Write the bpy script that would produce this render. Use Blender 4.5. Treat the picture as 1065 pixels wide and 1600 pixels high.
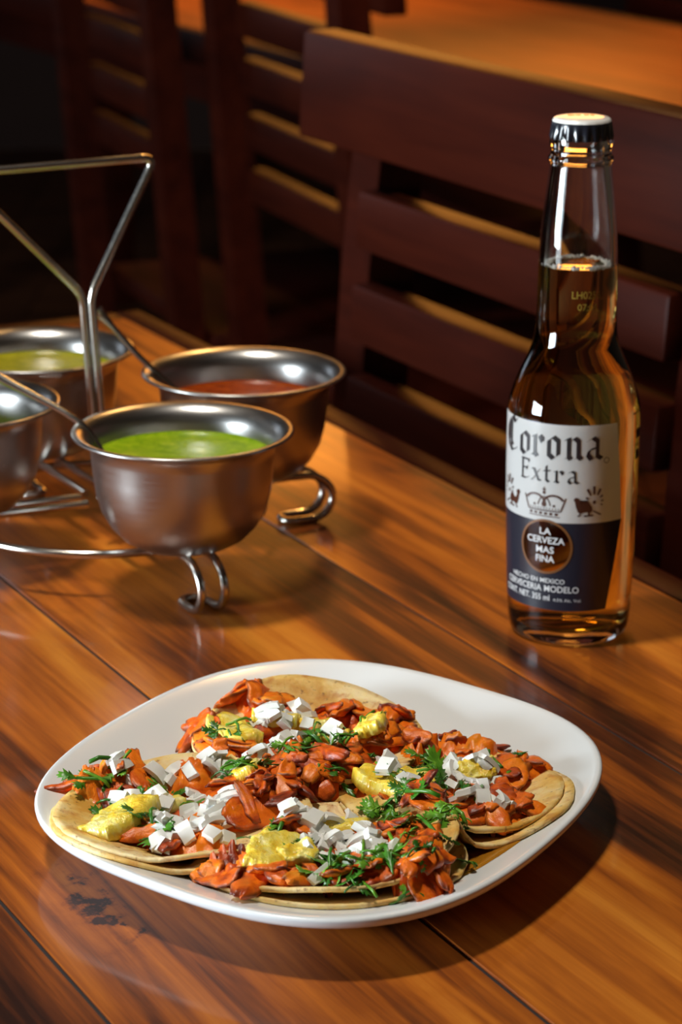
import bpy, bmesh, math, random
import numpy as np
from mathutils import Vector, Matrix, noise

for o in list(bpy.data.objects):
    bpy.data.objects.remove(o)
SC = bpy.context.scene
COL = SC.collection
R = math.radians

# ------------------------------------------------------------------ camera
cam = bpy.data.cameras.new('camera')
cam_o = bpy.data.objects.new('camera', cam)
COL.objects.link(cam_o)
cam_o.location = (0, 0, 0.41)
cam_o.rotation_euler = (R(90) - math.atan(1240 / 4000), 0, 0)
cam.sensor_fit = 'VERTICAL'
cam.sensor_height = 24
cam.sensor_width = 24
cam.lens = 60
cam.clip_start = 0.02
cam.dof.use_dof = True
cam.dof.focus_distance = 0.965
cam.dof.aperture_fstop = 11.0
SC.camera = cam_o

# ------------------------------------------------------------------ world, lights, exposure
w = bpy.data.worlds.new('room_ambient')
SC.world = w
w.use_nodes = True
w.node_tree.nodes['Background'].inputs[0].default_value = (1.0, 0.72, 0.5, 1)
w.node_tree.nodes['Background'].inputs[1].default_value = 0.035


def area(name, loc, target, sx, sy, power, col, shape='RECTANGLE', spread=180):
    l = bpy.data.lights.new(name, 'AREA')
    l.shape = shape
    l.size = sx
    l.size_y = sy
    l.energy = power
    l.color = col
    l.spread = R(spread)
    o = bpy.data.objects.new(name, l)
    COL.objects.link(o)
    o.location = loc
    d = Vector(target) - Vector(loc)
    o.rotation_euler = d.to_track_quat('-Z', 'Y').to_euler()
    return o


# assumed, all out of view: ceiling lamp over the table, daylight through the windows on the left, warm shaded pendants further back
area('ceiling_lamp_light', (-0.34, 0.95, 1.40), (-0.02, 1.0, 0), 0.16, 0.16, 9.8, (1.0, 0.93, 0.81), 'DISK', 150)  # assumed unseen source for the steep shadow under the plate
area('window_daylight', (-2.22, 0.42, 0.26), (0.0, 1.0, 0.05), 0.78, 0.66, 92, (0.82, 0.93, 1.0))  # assumed unseen window, for the left streaks on bottle and cups
area('street_window_daylight', (-2.2, 4.6, 0.75), (0.0, 3.0, 0.0), 0.9, 1.1, 4, (0.75, 0.86, 1.0))  # second assumed window, cool backlight from behind left


def assumed_pendant(name, loc, power, col, cone=110, blend=0.6, rad=0.035):
    l = bpy.data.lights.new(name, 'SPOT')
    l.energy = power
    l.color = col
    l.shadow_soft_size = rad
    l.spot_size = R(cone)
    l.spot_blend = blend
    o = bpy.data.objects.new(name, l)
    COL.objects.link(o)
    o.location = loc
    return o


area('back_wall_lamp_light', (0.15, 4.4, 0.70), (0.1, 1.3, 0.0), 0.8, 0.36, 8.5, (1.0, 0.36, 0.055))  # added warm panel floating above the view, assumed source of the back glow
assumed_pendant('table_pendant_light', (0.10, 1.98, 0.95), 14.0, (1.0, 0.52, 0.16), 110)  # assumed unseen lamp, placed to warm slats, table and bottle from behind
assumed_pendant('far_table_pendant_light', (0.75, 3.05, 0.95), 40, (1.0, 0.42, 0.08), 80)  # assumed unseen lamp, added to brighten the far tabletop
assumed_pendant('far_table_pendant_light', (-0.35, 4.1, 0.95), 50, (1.0, 0.48, 0.13), 80)  # another assumed lamp over the far table, also added for its light

vs = SC.view_settings
SC.display_settings.display_device = 'sRGB'
vs.view_transform = 'Standard'
vs.look = 'None'
vs.exposure = 0.0
vs.gamma = 1.0
vs.use_curve_mapping = False


# ------------------------------------------------------------------ helpers
def link(o, parent=None):
    COL.objects.link(o)
    if parent:
        o.parent = parent
    return o


def mesh(name, verts, faces, mat=None, parent=None, smooth=True, mats=None, fm=None, autosharp=None):
    me = bpy.data.meshes.new(name)
    me.from_pydata([tuple(v) for v in verts], [], faces)
    for m in (mats or ([mat] if mat else [])):
        me.materials.append(m)
    if fm is not None:
        me.polygons.foreach_set('material_index', fm)
    if smooth:
        me.polygons.foreach_set('use_smooth', [True] * len(me.polygons))
    me.update()
    if autosharp:
        try:
            me.set_sharp_from_angle(angle=R(autosharp))
        except Exception:
            pass
    o = bpy.data.objects.new(name, me)
    return link(o, parent)


def bm_obj(name, bm, mat, parent=None, smooth=False, autosharp=None):
    me = bpy.data.meshes.new(name)
    bm.normal_update()
    bm.to_mesh(me)
    bm.free()
    me.materials.append(mat)
    if smooth:
        me.polygons.foreach_set('use_smooth', [True] * len(me.polygons))
    if autosharp:
        try:
            me.set_sharp_from_angle(angle=R(autosharp))
        except Exception:
            pass
    return link(bpy.data.objects.new(name, me), parent)


def empty(name, loc=(0, 0, 0), rz=0.0):
    o = bpy.data.objects.new(name, None)
    o.empty_display_size = 0.02
    o.location = loc
    o.rotation_euler = (0, 0, rz)
    return link(o)


def tag(o, label, cat, group=None):
    o['label'] = label
    o['category'] = cat
    if group:
        o['group'] = group
    return o


def box(name, x0, x1, y0, y1, z0, z1, mat, parent=None, bevel=0.0, seg=2):
    bm = bmesh.new()
    bmesh.ops.create_cube(bm, size=1)
    for v in bm.verts:
        v.co = Vector(((x0 + x1) / 2 + v.co.x * (x1 - x0), (y0 + y1) / 2 + v.co.y * (y1 - y0), (z0 + z1) / 2 + v.co.z * (z1 - z0)))
    if bevel:
        bmesh.ops.bevel(bm, geom=bm.edges[:], offset=bevel, segments=seg, affect='EDGES', profile=0.5)
    return bm_obj(name, bm, mat, parent, smooth=bool(bevel), autosharp=40 if bevel else None)


def lathe_data(prof, n=64, close_ends=True):
    vs_, fs = [], []
    idx = []
    for r, z in prof:
        if r < 1e-6:
            idx.append([len(vs_)])
            vs_.append((0, 0, z))
        else:
            idx.append(list(range(len(vs_), len(vs_) + n)))
            for k in range(n):
                a = 2 * math.pi * k / n
                vs_.append((r * math.cos(a), r * math.sin(a), z))
    for a, b in zip(idx[:-1], idx[1:]):
        if len(a) == 1 and len(b) == 1:
            continue
        for k in range(n):
            k2 = (k + 1) % n
            if len(a) == 1:
                fs.append((a[0], b[k2], b[k]))
            elif len(b) == 1:
                fs.append((a[k], a[k2], b[0]))
            else:
                fs.append((a[k], a[k2], b[k2], b[k]))
    return vs_, fs


def lathe(name, prof, mat, parent=None, n=64, loc=(0, 0, 0)):
    v, f = lathe_data(prof, n)
    o = mesh(name, v, f, mat, parent)
    o.location = loc
    bm = bmesh.new()
    bm.from_mesh(o.data)
    bmesh.ops.recalc_face_normals(bm, faces=bm.faces)
    bm.to_mesh(o.data)
    bm.free()
    return o


def smooth_path(pts, sub=6, closed=False):
    """Catmull-Rom through the points."""
    P = [Vector(p) for p in pts]
    n = len(P)
    out = []
    rng_ = range(n if closed else n - 1)
    for i in rng_:
        p1, p2 = P[i], P[(i + 1) % n]
        p0 = P[(i - 1) % n] if (closed or i > 0) else p1 * 2 - p2
        p3 = P[(i + 2) % n] if (closed or i < n - 2) else p2 * 2 - p1
        for k in range(sub):
            t = k / sub
            out.append(0.5 * ((2 * p1) + (-p0 + p2) * t + (2 * p0 - 5 * p1 + 4 * p2 - p3) * t * t + (-p0 + 3 * p1 - 3 * p2 + p3) * t ** 3))
    if not closed:
        out.append(P[-1])
    return out


def tube(name, path, rad, mat, parent=None, n=10, closed=False, flat=None):
    P = [Vector(p) for p in path]
    m = len(P)
    rads = rad if isinstance(rad, (list, tuple)) else [rad] * m
    vs_, fs = [], []
    up = None
    for i, p in enumerate(P):
        a = P[(i - 1) % m] if (closed or i > 0) else P[i]
        b = P[(i + 1) % m] if (closed or i < m - 1) else P[i]
        t = (b - a).normalized()
        if up is None:
            up = t.orthogonal().normalized()
        up = (up - t * up.dot(t)).normalized()
        s = t.cross(up)
        for k in range(n):
            an = 2 * math.pi * k / n
            vs_.append(p + (up * math.cos(an) + s * math.sin(an)) * rads[i])
    for i in range(m if closed else m - 1):
        j = (i + 1) % m
        off = 0
        if closed and j == 0:
            # best twist match
            d = [(vs_[k] - vs_[i * n]).length for k in range(n)]
            off = d.index(min(d))
        for k in range(n):
            k2 = (k + 1) % n
            fs.append((i * n + k, i * n + k2, j * n + (k2 + off) % n, j * n + (k + off) % n))
    if not closed:
        fs.append(tuple(range(n))[::-1])
        fs.append(tuple(range((m - 1) * n, m * n)))
    return mesh(name, vs_, fs, mat, parent, autosharp=60)


# ------------------------------------------------------------------ materials
def nt(name):
    m = bpy.data.materials.new(name)
    m.use_nodes = True
    t = m.node_tree
    b = t.nodes['Principled BSDF']
    return m, t, b


def N(t, kind, **kw):
    n = t.nodes.new(kind)
    for k, v in kw.items():
        setattr(n, k, v)
    return n


def setin(n, **kw):
    for k, v in kw.items():
        n.inputs[k.replace('_', ' ')].default_value = v
    return n


def plain(name, col, rough=0.5, metal=0.0, coat=0.0, coat_rough=0.1, sss=0.0, spec=None):
    m, t, b = nt(name)
    b.inputs['Base Color'].default_value = (*col, 1)
    b.inputs['Roughness'].default_value = rough
    b.inputs['Metallic'].default_value = metal
    b.inputs['Coat Weight'].default_value = coat
    b.inputs['Coat Roughness'].default_value = coat_rough
    if sss:
        b.inputs['Subsurface Weight'].default_value = sss
        b.inputs['Subsurface Radius'].default_value = (0.004, 0.003, 0.002)
        b.inputs['Subsurface Scale'].default_value = 1.0
    if spec is not None:
        b.inputs['Specular IOR Level'].default_value = spec
    return m


def ramp(t, stops):
    r = N(t, 'ShaderNodeValToRGB')
    e = r.color_ramp.elements
    while len(e) > 1:
        e.remove(e[-1])
    e[0].position = stops[0][0]
    e[0].color = (*stops[0][1], 1)
    for p, c in stops[1:]:
        k = e.new(p)
        k.color = (*c, 1)
    return r


def math_node(t, op, a, b):
    n = N(t, 'ShaderNodeMath', operation=op)
    for i, v in enumerate((a, b)):
        if isinstance(v, (int, float)):
            n.inputs[i].default_value = v
        else:
            t.links.new(v, n.inputs[i])
    return n.outputs[0]


def noise_tex(t, vec, scale, detail=4, rough=0.55, dist=0.0):
    n = N(t, 'ShaderNodeTexNoise')
    setin(n, Scale=scale, Detail=detail, Roughness=rough, Distortion=dist)
    if vec is not None:
        t.links.new(vec, n.inputs['Vector'])
    return n.outputs['Fac']


def mapped(t, scale, use_random=True, loc=None):
    tc = N(t, 'ShaderNodeTexCoord')
    src = tc.outputs['Object']
    if use_random:
        oi = N(t, 'ShaderNodeObjectInfo')
        mul = N(t, 'ShaderNodeVectorMath', operation='SCALE')
        cmb = N(t, 'ShaderNodeCombineXYZ')
        cmb.inputs[0].default_value = 3.7
        cmb.inputs[1].default_value = 9.1
        cmb.inputs[2].default_value = 5.3
        t.links.new(cmb.outputs[0], mul.inputs[0])
        t.links.new(oi.outputs['Random'], mul.inputs['Scale'])
        add = N(t, 'ShaderNodeVectorMath', operation='ADD')
        t.links.new(src, add.inputs[0])
        t.links.new(mul.outputs[0], add.inputs[1])
        src = add.outputs[0]
    mp = N(t, 'ShaderNodeMapping')
    mp.inputs['Scale'].default_value = scale
    if loc:
        mp.inputs['Location'].default_value = loc
    t.links.new(src, mp.inputs['Vector'])
    return mp.outputs[0]


def add_bump(t, b, height, strength, dist):
    n = N(t, 'ShaderNodeBump')
    n.inputs['Strength'].default_value = strength
    n.inputs['Distance'].default_value = dist
    t.links.new(height, n.inputs['Height'])
    t.links.new(n.outputs[0], b.inputs['Normal'])


def table_wood(name, stops, knot=None, rough=0.40, coat=0.24, coat_rough=0.08, spec=0.3):
    m, t, b = nt(name)
    v1 = mapped(t, (3.0, 15, 15))
    v2 = mapped(t, (5, 170, 170))
    v3 = mapped(t, (4.5, 48, 48))
    n1 = noise_tex(t, v1, 1.0, 3, 0.5, 0.9)
    n2 = noise_tex(t, v2, 1.0, 6, 0.65, 0.4)
    n3 = noise_tex(t, v3, 1.0, 5, 0.62, 1.0)
    f = math_node(t, 'ADD', math_node(t, 'MULTIPLY', n1, 0.72), math_node(t, 'MULTIPLY', n3, 0.40))
    f = math_node(t, 'ADD', f, math_node(t, 'MULTIPLY', n2, 0.30))
    f = math_node(t, 'SUBTRACT', f, 0.215)
    if knot:
        # a cracked knot: own shape, irregular, stays with the wood
        tc = N(t, 'ShaderNodeTexCoord')
        mp = N(t, 'ShaderNodeMapping')
        mp.inputs['Location'].default_value = (-knot[0] * knot[2], -knot[1] * knot[3], 0)
        mp.inputs['Scale'].default_value = (knot[2], knot[3], 1)
        t.links.new(tc.outputs['Object'], mp.inputs['Vector'])
        nv = N(t, 'ShaderNodeTexNoise')
        setin(nv, Scale=70.0, Detail=5.0, Roughness=0.6)
        t.links.new(tc.outputs['Object'], nv.inputs['Vector'])
        sub = N(t, 'ShaderNodeVectorMath', operation='SUBTRACT')
        sub.inputs[1].default_value = (0.5, 0.5, 0.5)
        t.links.new(nv.outputs['Color'], sub.inputs[0])
        scl = N(t, 'ShaderNodeVectorMath', operation='SCALE')
        scl.inputs['Scale'].default_value = 1.6
        t.links.new(sub.outputs[0], scl.inputs[0])
        ad = N(t, 'ShaderNodeVectorMath', operation='ADD')
        t.links.new(mp.outputs[0], ad.inputs[0])
        t.links.new(scl.outputs[0], ad.inputs[1])
        ln = N(t, 'ShaderNodeVectorMath', operation='LENGTH')
        t.links.new(ad.outputs[0], ln.inputs[0])
        rg = ramp(t, [(0.0, (0.42, 0.42, 0.42)), (0.30, (0.15, 0.15, 0.15)), (0.52, (0.30, 0.30, 0.30)), (0.60, (0.75, 0.75, 0.75)), (0.68, (0.2, 0.2, 0.2)), (0.78, (0.05, 0.05, 0.05)), (1.0, (0, 0, 0))])
        t.links.new(ln.outputs['Value'], rg.inputs[0])
        f = math_node(t, 'SUBTRACT', f, math_node(t, 'MULTIPLY', rg.outputs[0], 0.42))
    rr = ramp(t, stops)
    t.links.new(f, rr.inputs[0])
    t.links.new(rr.outputs[0], b.inputs['Base Color'])
    b.inputs['Roughness'].default_value = rough
    b.inputs['Coat Weight'].default_value = coat
    b.inputs['Coat Roughness'].default_value = coat_rough
    b.inputs['Specular IOR Level'].default_value = spec
    add_bump(t, b, n2, 0.12, 0.0006)
    return m


WOOD_STOPS = [(0.32, (0.024, 0.006, 0.003)), (0.41, (0.11, 0.025, 0.005)), (0.48, (0.28, 0.066, 0.006)), (0.56, (0.44, 0.118, 0.009)), (0.68, (0.60, 0.205, 0.020))]
M = {}
M['wood'] = table_wood('tabletop_wood', WOOD_STOPS)
M['far_wood'] = table_wood('far_tabletop_wood', [(0.2, (0.10, 0.03, 0.008)), (0.5, (0.33, 0.10, 0.02)), (0.75, (0.45, 0.15, 0.03))], coat=0.3, coat_rough=0.2)
M['dark_wood'] = table_wood('red_brown_wood', [(0.25, (0.014, 0.0020, 0.0009)), (0.5, (0.030, 0.0042, 0.0016)), (0.75, (0.045, 0.0068, 0.0024))], rough=0.45, coat=0.0, coat_rough=0.3, spec=0.10)
M['seam'] = plain('seam_filler', (0.022, 0.018, 0.020), 0.6)
M['floor'] = table_wood('floor_boards', [(0.25, (0.03, 0.010, 0.004)), (0.5, (0.12, 0.038, 0.012)), (0.75, (0.2, 0.07, 0.02))], coat=0.1, coat_rough=0.3)
M['wall'] = plain('dark_plaster', (0.04, 0.014, 0.008), 0.8)


def steel(name, rough=0.24, col=(0.62, 0.60, 0.57)):
    m, t, b = nt(name)
    v = mapped(t, (60, 60, 900), False)
    n = noise_tex(t, v, 1.0, 3, 0.6)
    b.inputs['Base Color'].default_value = (*col, 1)
    b.inputs['Metallic'].default_value = 1
    r = ramp(t, [(0.3, (rough - 0.02,) * 3), (0.7, (rough + 0.03,) * 3)])
    t.links.new(n, r.inputs[0])
    t.links.new(r.outputs[0], b.inputs['Roughness'])
    add_bump(t, b, n, 0.01, 0.0001)
    return m


M['steel'] = steel('brushed_steel', 0.30, (0.42, 0.41, 0.40))
M['wire'] = steel('steel_wire', 0.22, (0.55, 0.52, 0.47))


def salsa_mat(name, stops, rough=0.12):
    m, t, b = nt(name)
    v = mapped(t, (1, 1, 1), False)
    n = noise_tex(t, v, 160, 5, 0.6, 0.6)
    r = ramp(t, stops)
    t.links.new(n, r.inputs[0])
    t.links.new(r.outputs[0], b.inputs['Base Color'])
    b.inputs['Roughness'].default_value = rough
    b.inputs['Subsurface Weight'].default_value = 0.25
    b.inputs['Subsurface Radius'].default_value = (0.004, 0.004, 0.001)
    add_bump(t, b, n, 0.35, 0.0008)
    return m


M['green_salsa'] = salsa_mat('green_salsa', [(0.3, (0.20, 0.36, 0.006)), (0.6, (0.34, 0.50, 0.012)), (0.8, (0.55, 0.62, 0.05))])
M['olive_salsa'] = salsa_mat('olive_salsa', [(0.3, (0.26, 0.28, 0.01)), (0.6, (0.42, 0.40, 0.02)), (0.8, (0.52, 0.5, 0.05))])
M['red_salsa'] = salsa_mat('red_salsa', [(0.3, (0.22, 0.030, 0.004)), (0.6, (0.40, 0.065, 0.006)), (0.8, (0.5, 0.13, 0.015))])
M['china'] = plain('white_glazed_melamine', (0.80, 0.835, 0.86), 0.22, coat=0.3, coat_rough=0.08)


def tortilla_mat():
    m, t, b = nt('corn_tortilla')
    v = mapped(t, (1, 1, 1))
    n1 = noise_tex(t, v, 45, 4, 0.6)
    n2 = noise_tex(t, v, 330, 3, 0.6)
    n3 = noise_tex(t, v, 900, 2, 0.5)
    r1 = ramp(t, [(0.36, (0.66, 0.34, 0.055)), (0.47, (0.80, 0.54, 0.17)), (0.60, (0.85, 0.68, 0.36))])
    t.links.new(n1, r1.inputs[0])
    r2 = ramp(t, [(0.60, (0, 0, 0)), (0.72, (0.8, 0.8, 0.8))])
    t.links.new(n2, r2.inputs[0])
    mx = N(t, 'ShaderNodeMix', data_type='RGBA')
    t.links.new(r2.outputs[0], mx.inputs[0])
    t.links.new(r1.outputs[0], mx.inputs[6])
    mx.inputs[7].default_value = (0.20, 0.075, 0.02, 1)
    n4 = noise_tex(t, v, 110, 3, 0.6, 0.5)
    r4 = ramp(t, [(0.56, (0, 0, 0)), (0.72, (0.75, 0.75, 0.75))])
    t.links.new(n4, r4.inputs[0])
    mx2 = N(t, 'ShaderNodeMix', data_type='RGBA')
    t.links.new(r4.outputs[0], mx2.inputs[0])
    t.links.new(mx.outputs[2], mx2.inputs[6])
    mx2.inputs[7].default_value = (0.50, 0.17, 0.025, 1)
    t.links.new(mx2.outputs[2], b.inputs['Base Color'])
    b.inputs['Roughness'].default_value = 0.55
    b.inputs['Subsurface Weight'].default_value = 0.25
    b.inputs['Subsurface Radius'].default_value = (0.004, 0.002, 0.0006)
    add_bump(t, b, n2, 0.45, 0.0008)
    return m


def meat_mat():
    m, t, b = nt('marinated_pork')
    v = mapped(t, (1, 1, 1))
    n1 = noise_tex(t, v, 70, 5, 0.6, 0.8)
    n2 = noise_tex(t, v, 500, 4, 0.65)
    oi = N(t, 'ShaderNodeObjectInfo')
    f = math_node(t, 'ADD', math_node(t, 'MULTIPLY', n1, 0.75), math_node(t, 'MULTIPLY', oi.outputs['Random'], 0.24))
    r1 = ramp(t, [(0.26, (0.08, 0.014, 0.006)), (0.33, (0.32, 0.036, 0.006)), (0.43, (0.66, 0.100, 0.005)), (0.56, (0.92, 0.205, 0.007)), (0.72, (0.94, 0.30, 0.018))])
    t.links.new(f, r1.inputs[0])
    at = N(t, 'ShaderNodeAttribute', attribute_name='char')
    cr_ = ramp(t, [(0.5, (0, 0, 0)), (1.0, (0.8, 0.8, 0.8))])
    t.links.new(at.outputs['Fac'], cr_.inputs[0])
    mx = N(t, 'ShaderNodeMix', data_type='RGBA')
    t.links.new(cr_.outputs[0], mx.inputs[0])
    t.links.new(r1.outputs[0], mx.inputs[6])
    mx.inputs[7].default_value = (0.075, 0.012, 0.008, 1)
    t.links.new(mx.outputs[2], b.inputs['Base Color'])
    b.inputs['Roughness'].default_value = 0.33
    b.inputs['Coat Weight'].default_value = 0.1
    b.inputs['Coat Roughness'].default_value = 0.25
    b.inputs['Subsurface Weight'].default_value = 0.2
    b.inputs['Subsurface Radius'].default_value = (0.005, 0.0015, 0.0005)
    add_bump(t, b, n2, 0.45, 0.0009)
    return m


def pine_mat():
    m, t, b = nt('grilled_pineapple')
    v = mapped(t, (1, 1, 0.35))
    n1 = noise_tex(t, v, 130, 5, 0.6, 0.5)
    n2 = noise_tex(t, v, 420, 3, 0.6)
    r1 = ramp(t, [(0.22, (0.58, 0.25, 0.015)), (0.36, (0.86, 0.55, 0.025)), (0.52, (0.93, 0.74, 0.11)), (0.70, (0.95, 0.86, 0.38))])
    t.links.new(n1, r1.inputs[0])
    t.links.new(r1.outputs[0], b.inputs['Base Color'])
    b.inputs['Roughness'].default_value = 0.25
    b.inputs['Subsurface Weight'].default_value = 0.4
    b.inputs['Subsurface Radius'].default_value = (0.006, 0.004, 0.001)
    add_bump(t, b, n2, 0.7, 0.0012)
    return m


def onion_mat():
    m, t, b = nt('raw_white_onion')
    v = mapped(t, (1, 1, 3))
    n1 = noise_tex(t, v, 260, 2, 0.5)
    r1 = ramp(t, [(0.3, (0.90, 0.92, 0.86)), (0.7, (0.96, 0.97, 0.94))])
    t.links.new(n1, r1.inputs[0])
    t.links.new(r1.outputs[0], b.inputs['Base Color'])
    b.inputs['Roughness'].default_value = 0.26
    b.inputs['Subsurface Weight'].default_value = 0.35
    b.inputs['Subsurface Radius'].default_value = (0.003, 0.003, 0.0026)
    b.inputs['Transmission Weight'].default_value = 0.12
    b.inputs['IOR'].default_value = 1.35
    return m


def leaf_mat():
    m, t, b = nt('cilantro_leaf')
    v = mapped(t, (1, 1, 1))
    n1 = noise_tex(t, v, 180, 3, 0.6)
    oi = N(t, 'ShaderNodeObjectInfo')
    f = math_node(t, 'ADD', math_node(t, 'MULTIPLY', n1, 0.5), math_node(t, 'MULTIPLY', oi.outputs['Random'], 0.5))
    r1 = ramp(t, [(0.15, (0.014, 0.075, 0.008)), (0.5, (0.045, 0.19, 0.012)), (0.85, (0.17, 0.36, 0.02))])
    t.links.new(f, r1.inputs[0])
    t.links.new(r1.outputs[0], b.inputs['Base Color'])
    b.inputs['Roughness'].default_value = 0.32
    b.inputs['Subsurface Weight'].default_value = 0.15
    b.inputs['Subsurface Radius'].default_value = (0.001, 0.003, 0.0005)
    return m


M['tortilla'] = tortilla_mat()
M['meat'] = meat_mat()
M['pine'] = pine_mat()
M['onion'] = onion_mat()
M['leaf'] = leaf_mat()
M['oil'] = plain('orange_grease', (0.42, 0.17, 0.012), 0.12, coat=0.6, coat_rough=0.05)

# ------------------------------------------------------------------ room shell
def struct(o):
    o['kind'] = 'structure'
    return o


FZ = -0.75
fl = empty('floor', (0, 3.2, FZ))
struct(fl)
random.seed(3)
fb = 0
ww = 0.14
nb = 44
for i in range(nb):
    x0 = -2.6 + i * ww
    o = box('floor_board', x0 + 0.0015, x0 + ww - 0.0015, -4.2, 4.0, -0.02, random.uniform(-0.0008, 0.0), M['floor'], fl)
sub = box('subfloor', -2.6, -2.6 + nb * ww, -4.2, 4.0, -0.05, -0.012, M['seam'], fl)
struct(box('wall_back', -2.6, 3.56, 7.2, 7.3, FZ, 1.95, M['wall']))
wl = empty('wall_left', (-2.35, 0, FZ))
struct(wl)
# left wall with two assumed window openings, out of view
box('wall_panel', -0.1, 0, -1.0, 7.2, 0, 0.64, M['wall'], wl)
box('wall_panel', -0.1, 0, -1.0, 7.2, 1.64, 2.7, M['wall'], wl)
box('wall_panel', -0.1, 0, -1.0, 0.02, 0.64, 1.64, M['wall'], wl)
box('wall_panel', -0.1, 0, 0.82, 4.1, 0.64, 1.64, M['wall'], wl)
box('wall_panel', -0.1, 0, 5.1, 7.2, 0.64, 1.64, M['wall'], wl)
for i, (y0, y1) in enumerate(((0.02, 0.82), (4.1, 5.1))):  # frames of the assumed windows
    wn = struct(empty('window_%d' % (i + 1), (-2.35, (y0 + y1) / 2, FZ)))
    hw = (y1 - y0) / 2
    box('window_jamb', -0.08, 0.02, -hw, -hw + 0.05, 0.64, 1.64, M['dark_wood'], wn)
    box('window_jamb', -0.08, 0.02, hw - 0.05, hw, 0.64, 1.64, M['dark_wood'], wn)
    box('window_sill', -0.08, 0.04, -hw, hw, 0.60, 0.64, M['dark_wood'], wn)
    box('window_head', -0.08, 0.02, -hw, hw, 1.60, 1.64, M['dark_wood'], wn)
struct(box('ceiling', -2.6, 3.56, -1.0, 7.3, 1.95, 2.0, M['wall']))

# ------------------------------------------------------------------ tables
RZ = R(-62.5)                     # table axis: local x along the boards, local y across them
WV = Vector((math.cos(RZ), math.sin(RZ), 0))
NV = Vector((-math.sin(RZ), math.cos(RZ), 0))


def wn_pt(wc, nc, z=0.0):
    return WV * wc + NV * nc + Vector((0, 0, z))


def make_table(name, w0, w1, edges, mat, label, border=0.019, gap=0.0007, knot=None):
    wc, nc = (w0 + w1) / 2, (edges[0] + edges[-1]) / 2
    t = empty(name, wn_pt(wc, nc, FZ), RZ)
    tag(t, label, 'table')
    x0, x1 = w0 - wc, w1 - wc
    for a, b in zip(edges[:-1], edges[1:]):
        a, b = a - nc, b - nc
        mt = mat
        box('plank', x0, x1, a + gap, b - gap, 0.75 - 0.032, 0.75, mt if knot is None or not (a + nc < knot[1] < b + nc) else M['knot_wood'], t, bevel=0.0006, seg=1)
    for e in edges[1:-1]:
        box('seam_strip', x0, x1, e - nc - gap * 1.2, e - nc + gap * 1.2, 0.722, 0.7492, M['seam'], t)
    lo, hi = edges[0] - nc, edges[-1] - nc
    box('edge_strip', x0 - border, x1 + border, hi + 0.0003, hi + border, 0.705, 0.7505, M['dark_wood'], t, bevel=0.002)
    box('edge_strip', x0 - border, x1 + border, lo - border, lo - 0.0003, 0.705, 0.7505, M['dark_wood'], t, bevel=0.002)
    box('edge_strip', x0 - border, x0 - 0.0003, lo, hi, 0.705, 0.7505, M['dark_wood'], t, bevel=0.002)
    box('edge_strip', x1 + 0.0003, x1 + border, lo, hi, 0.705, 0.7505, M['dark_wood'], t, bevel=0.002)
    box('apron', x0 + 0.03, x1 - 0.03, lo + 0.06, hi - 0.06, 0.63, 0.717, M['dark_wood'], t)
    for sx in (x0 + 0.015, x1 - 0.085):
        for sy in (lo + 0.05, hi - 0.12):
            box('leg', sx, sx + 0.07, sy, sy + 0.07, 0.0, 0.717, M['dark_wood'], t, bevel=0.004)
    return t


EDG = [0.0, 0.13, 0.281, 0.4092, 0.5677, 0.69]
kw_, kn_ = -0.0998 * WV.x + 0.8394 * WV.y, 0.299
M['knot_wood'] = table_wood('knotty_tabletop_wood', WOOD_STOPS, knot=(kw_ + 0.955 - 0.0, kn_ - 0.345 + 0.012, 14, 46))
make_table('dining_table', -1.66, -0.25, EDG, M['wood'], 'varnished plank dining table carrying the plate, bottle and salsa cups', knot=(0, 0.299))
make_table('dining_table', -4.9, -1.35, [1.48, 1.63, 1.80, 1.96, 2.08], M['far_wood'], 'blurred orange-brown table across the aisle behind the chairs')


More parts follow.
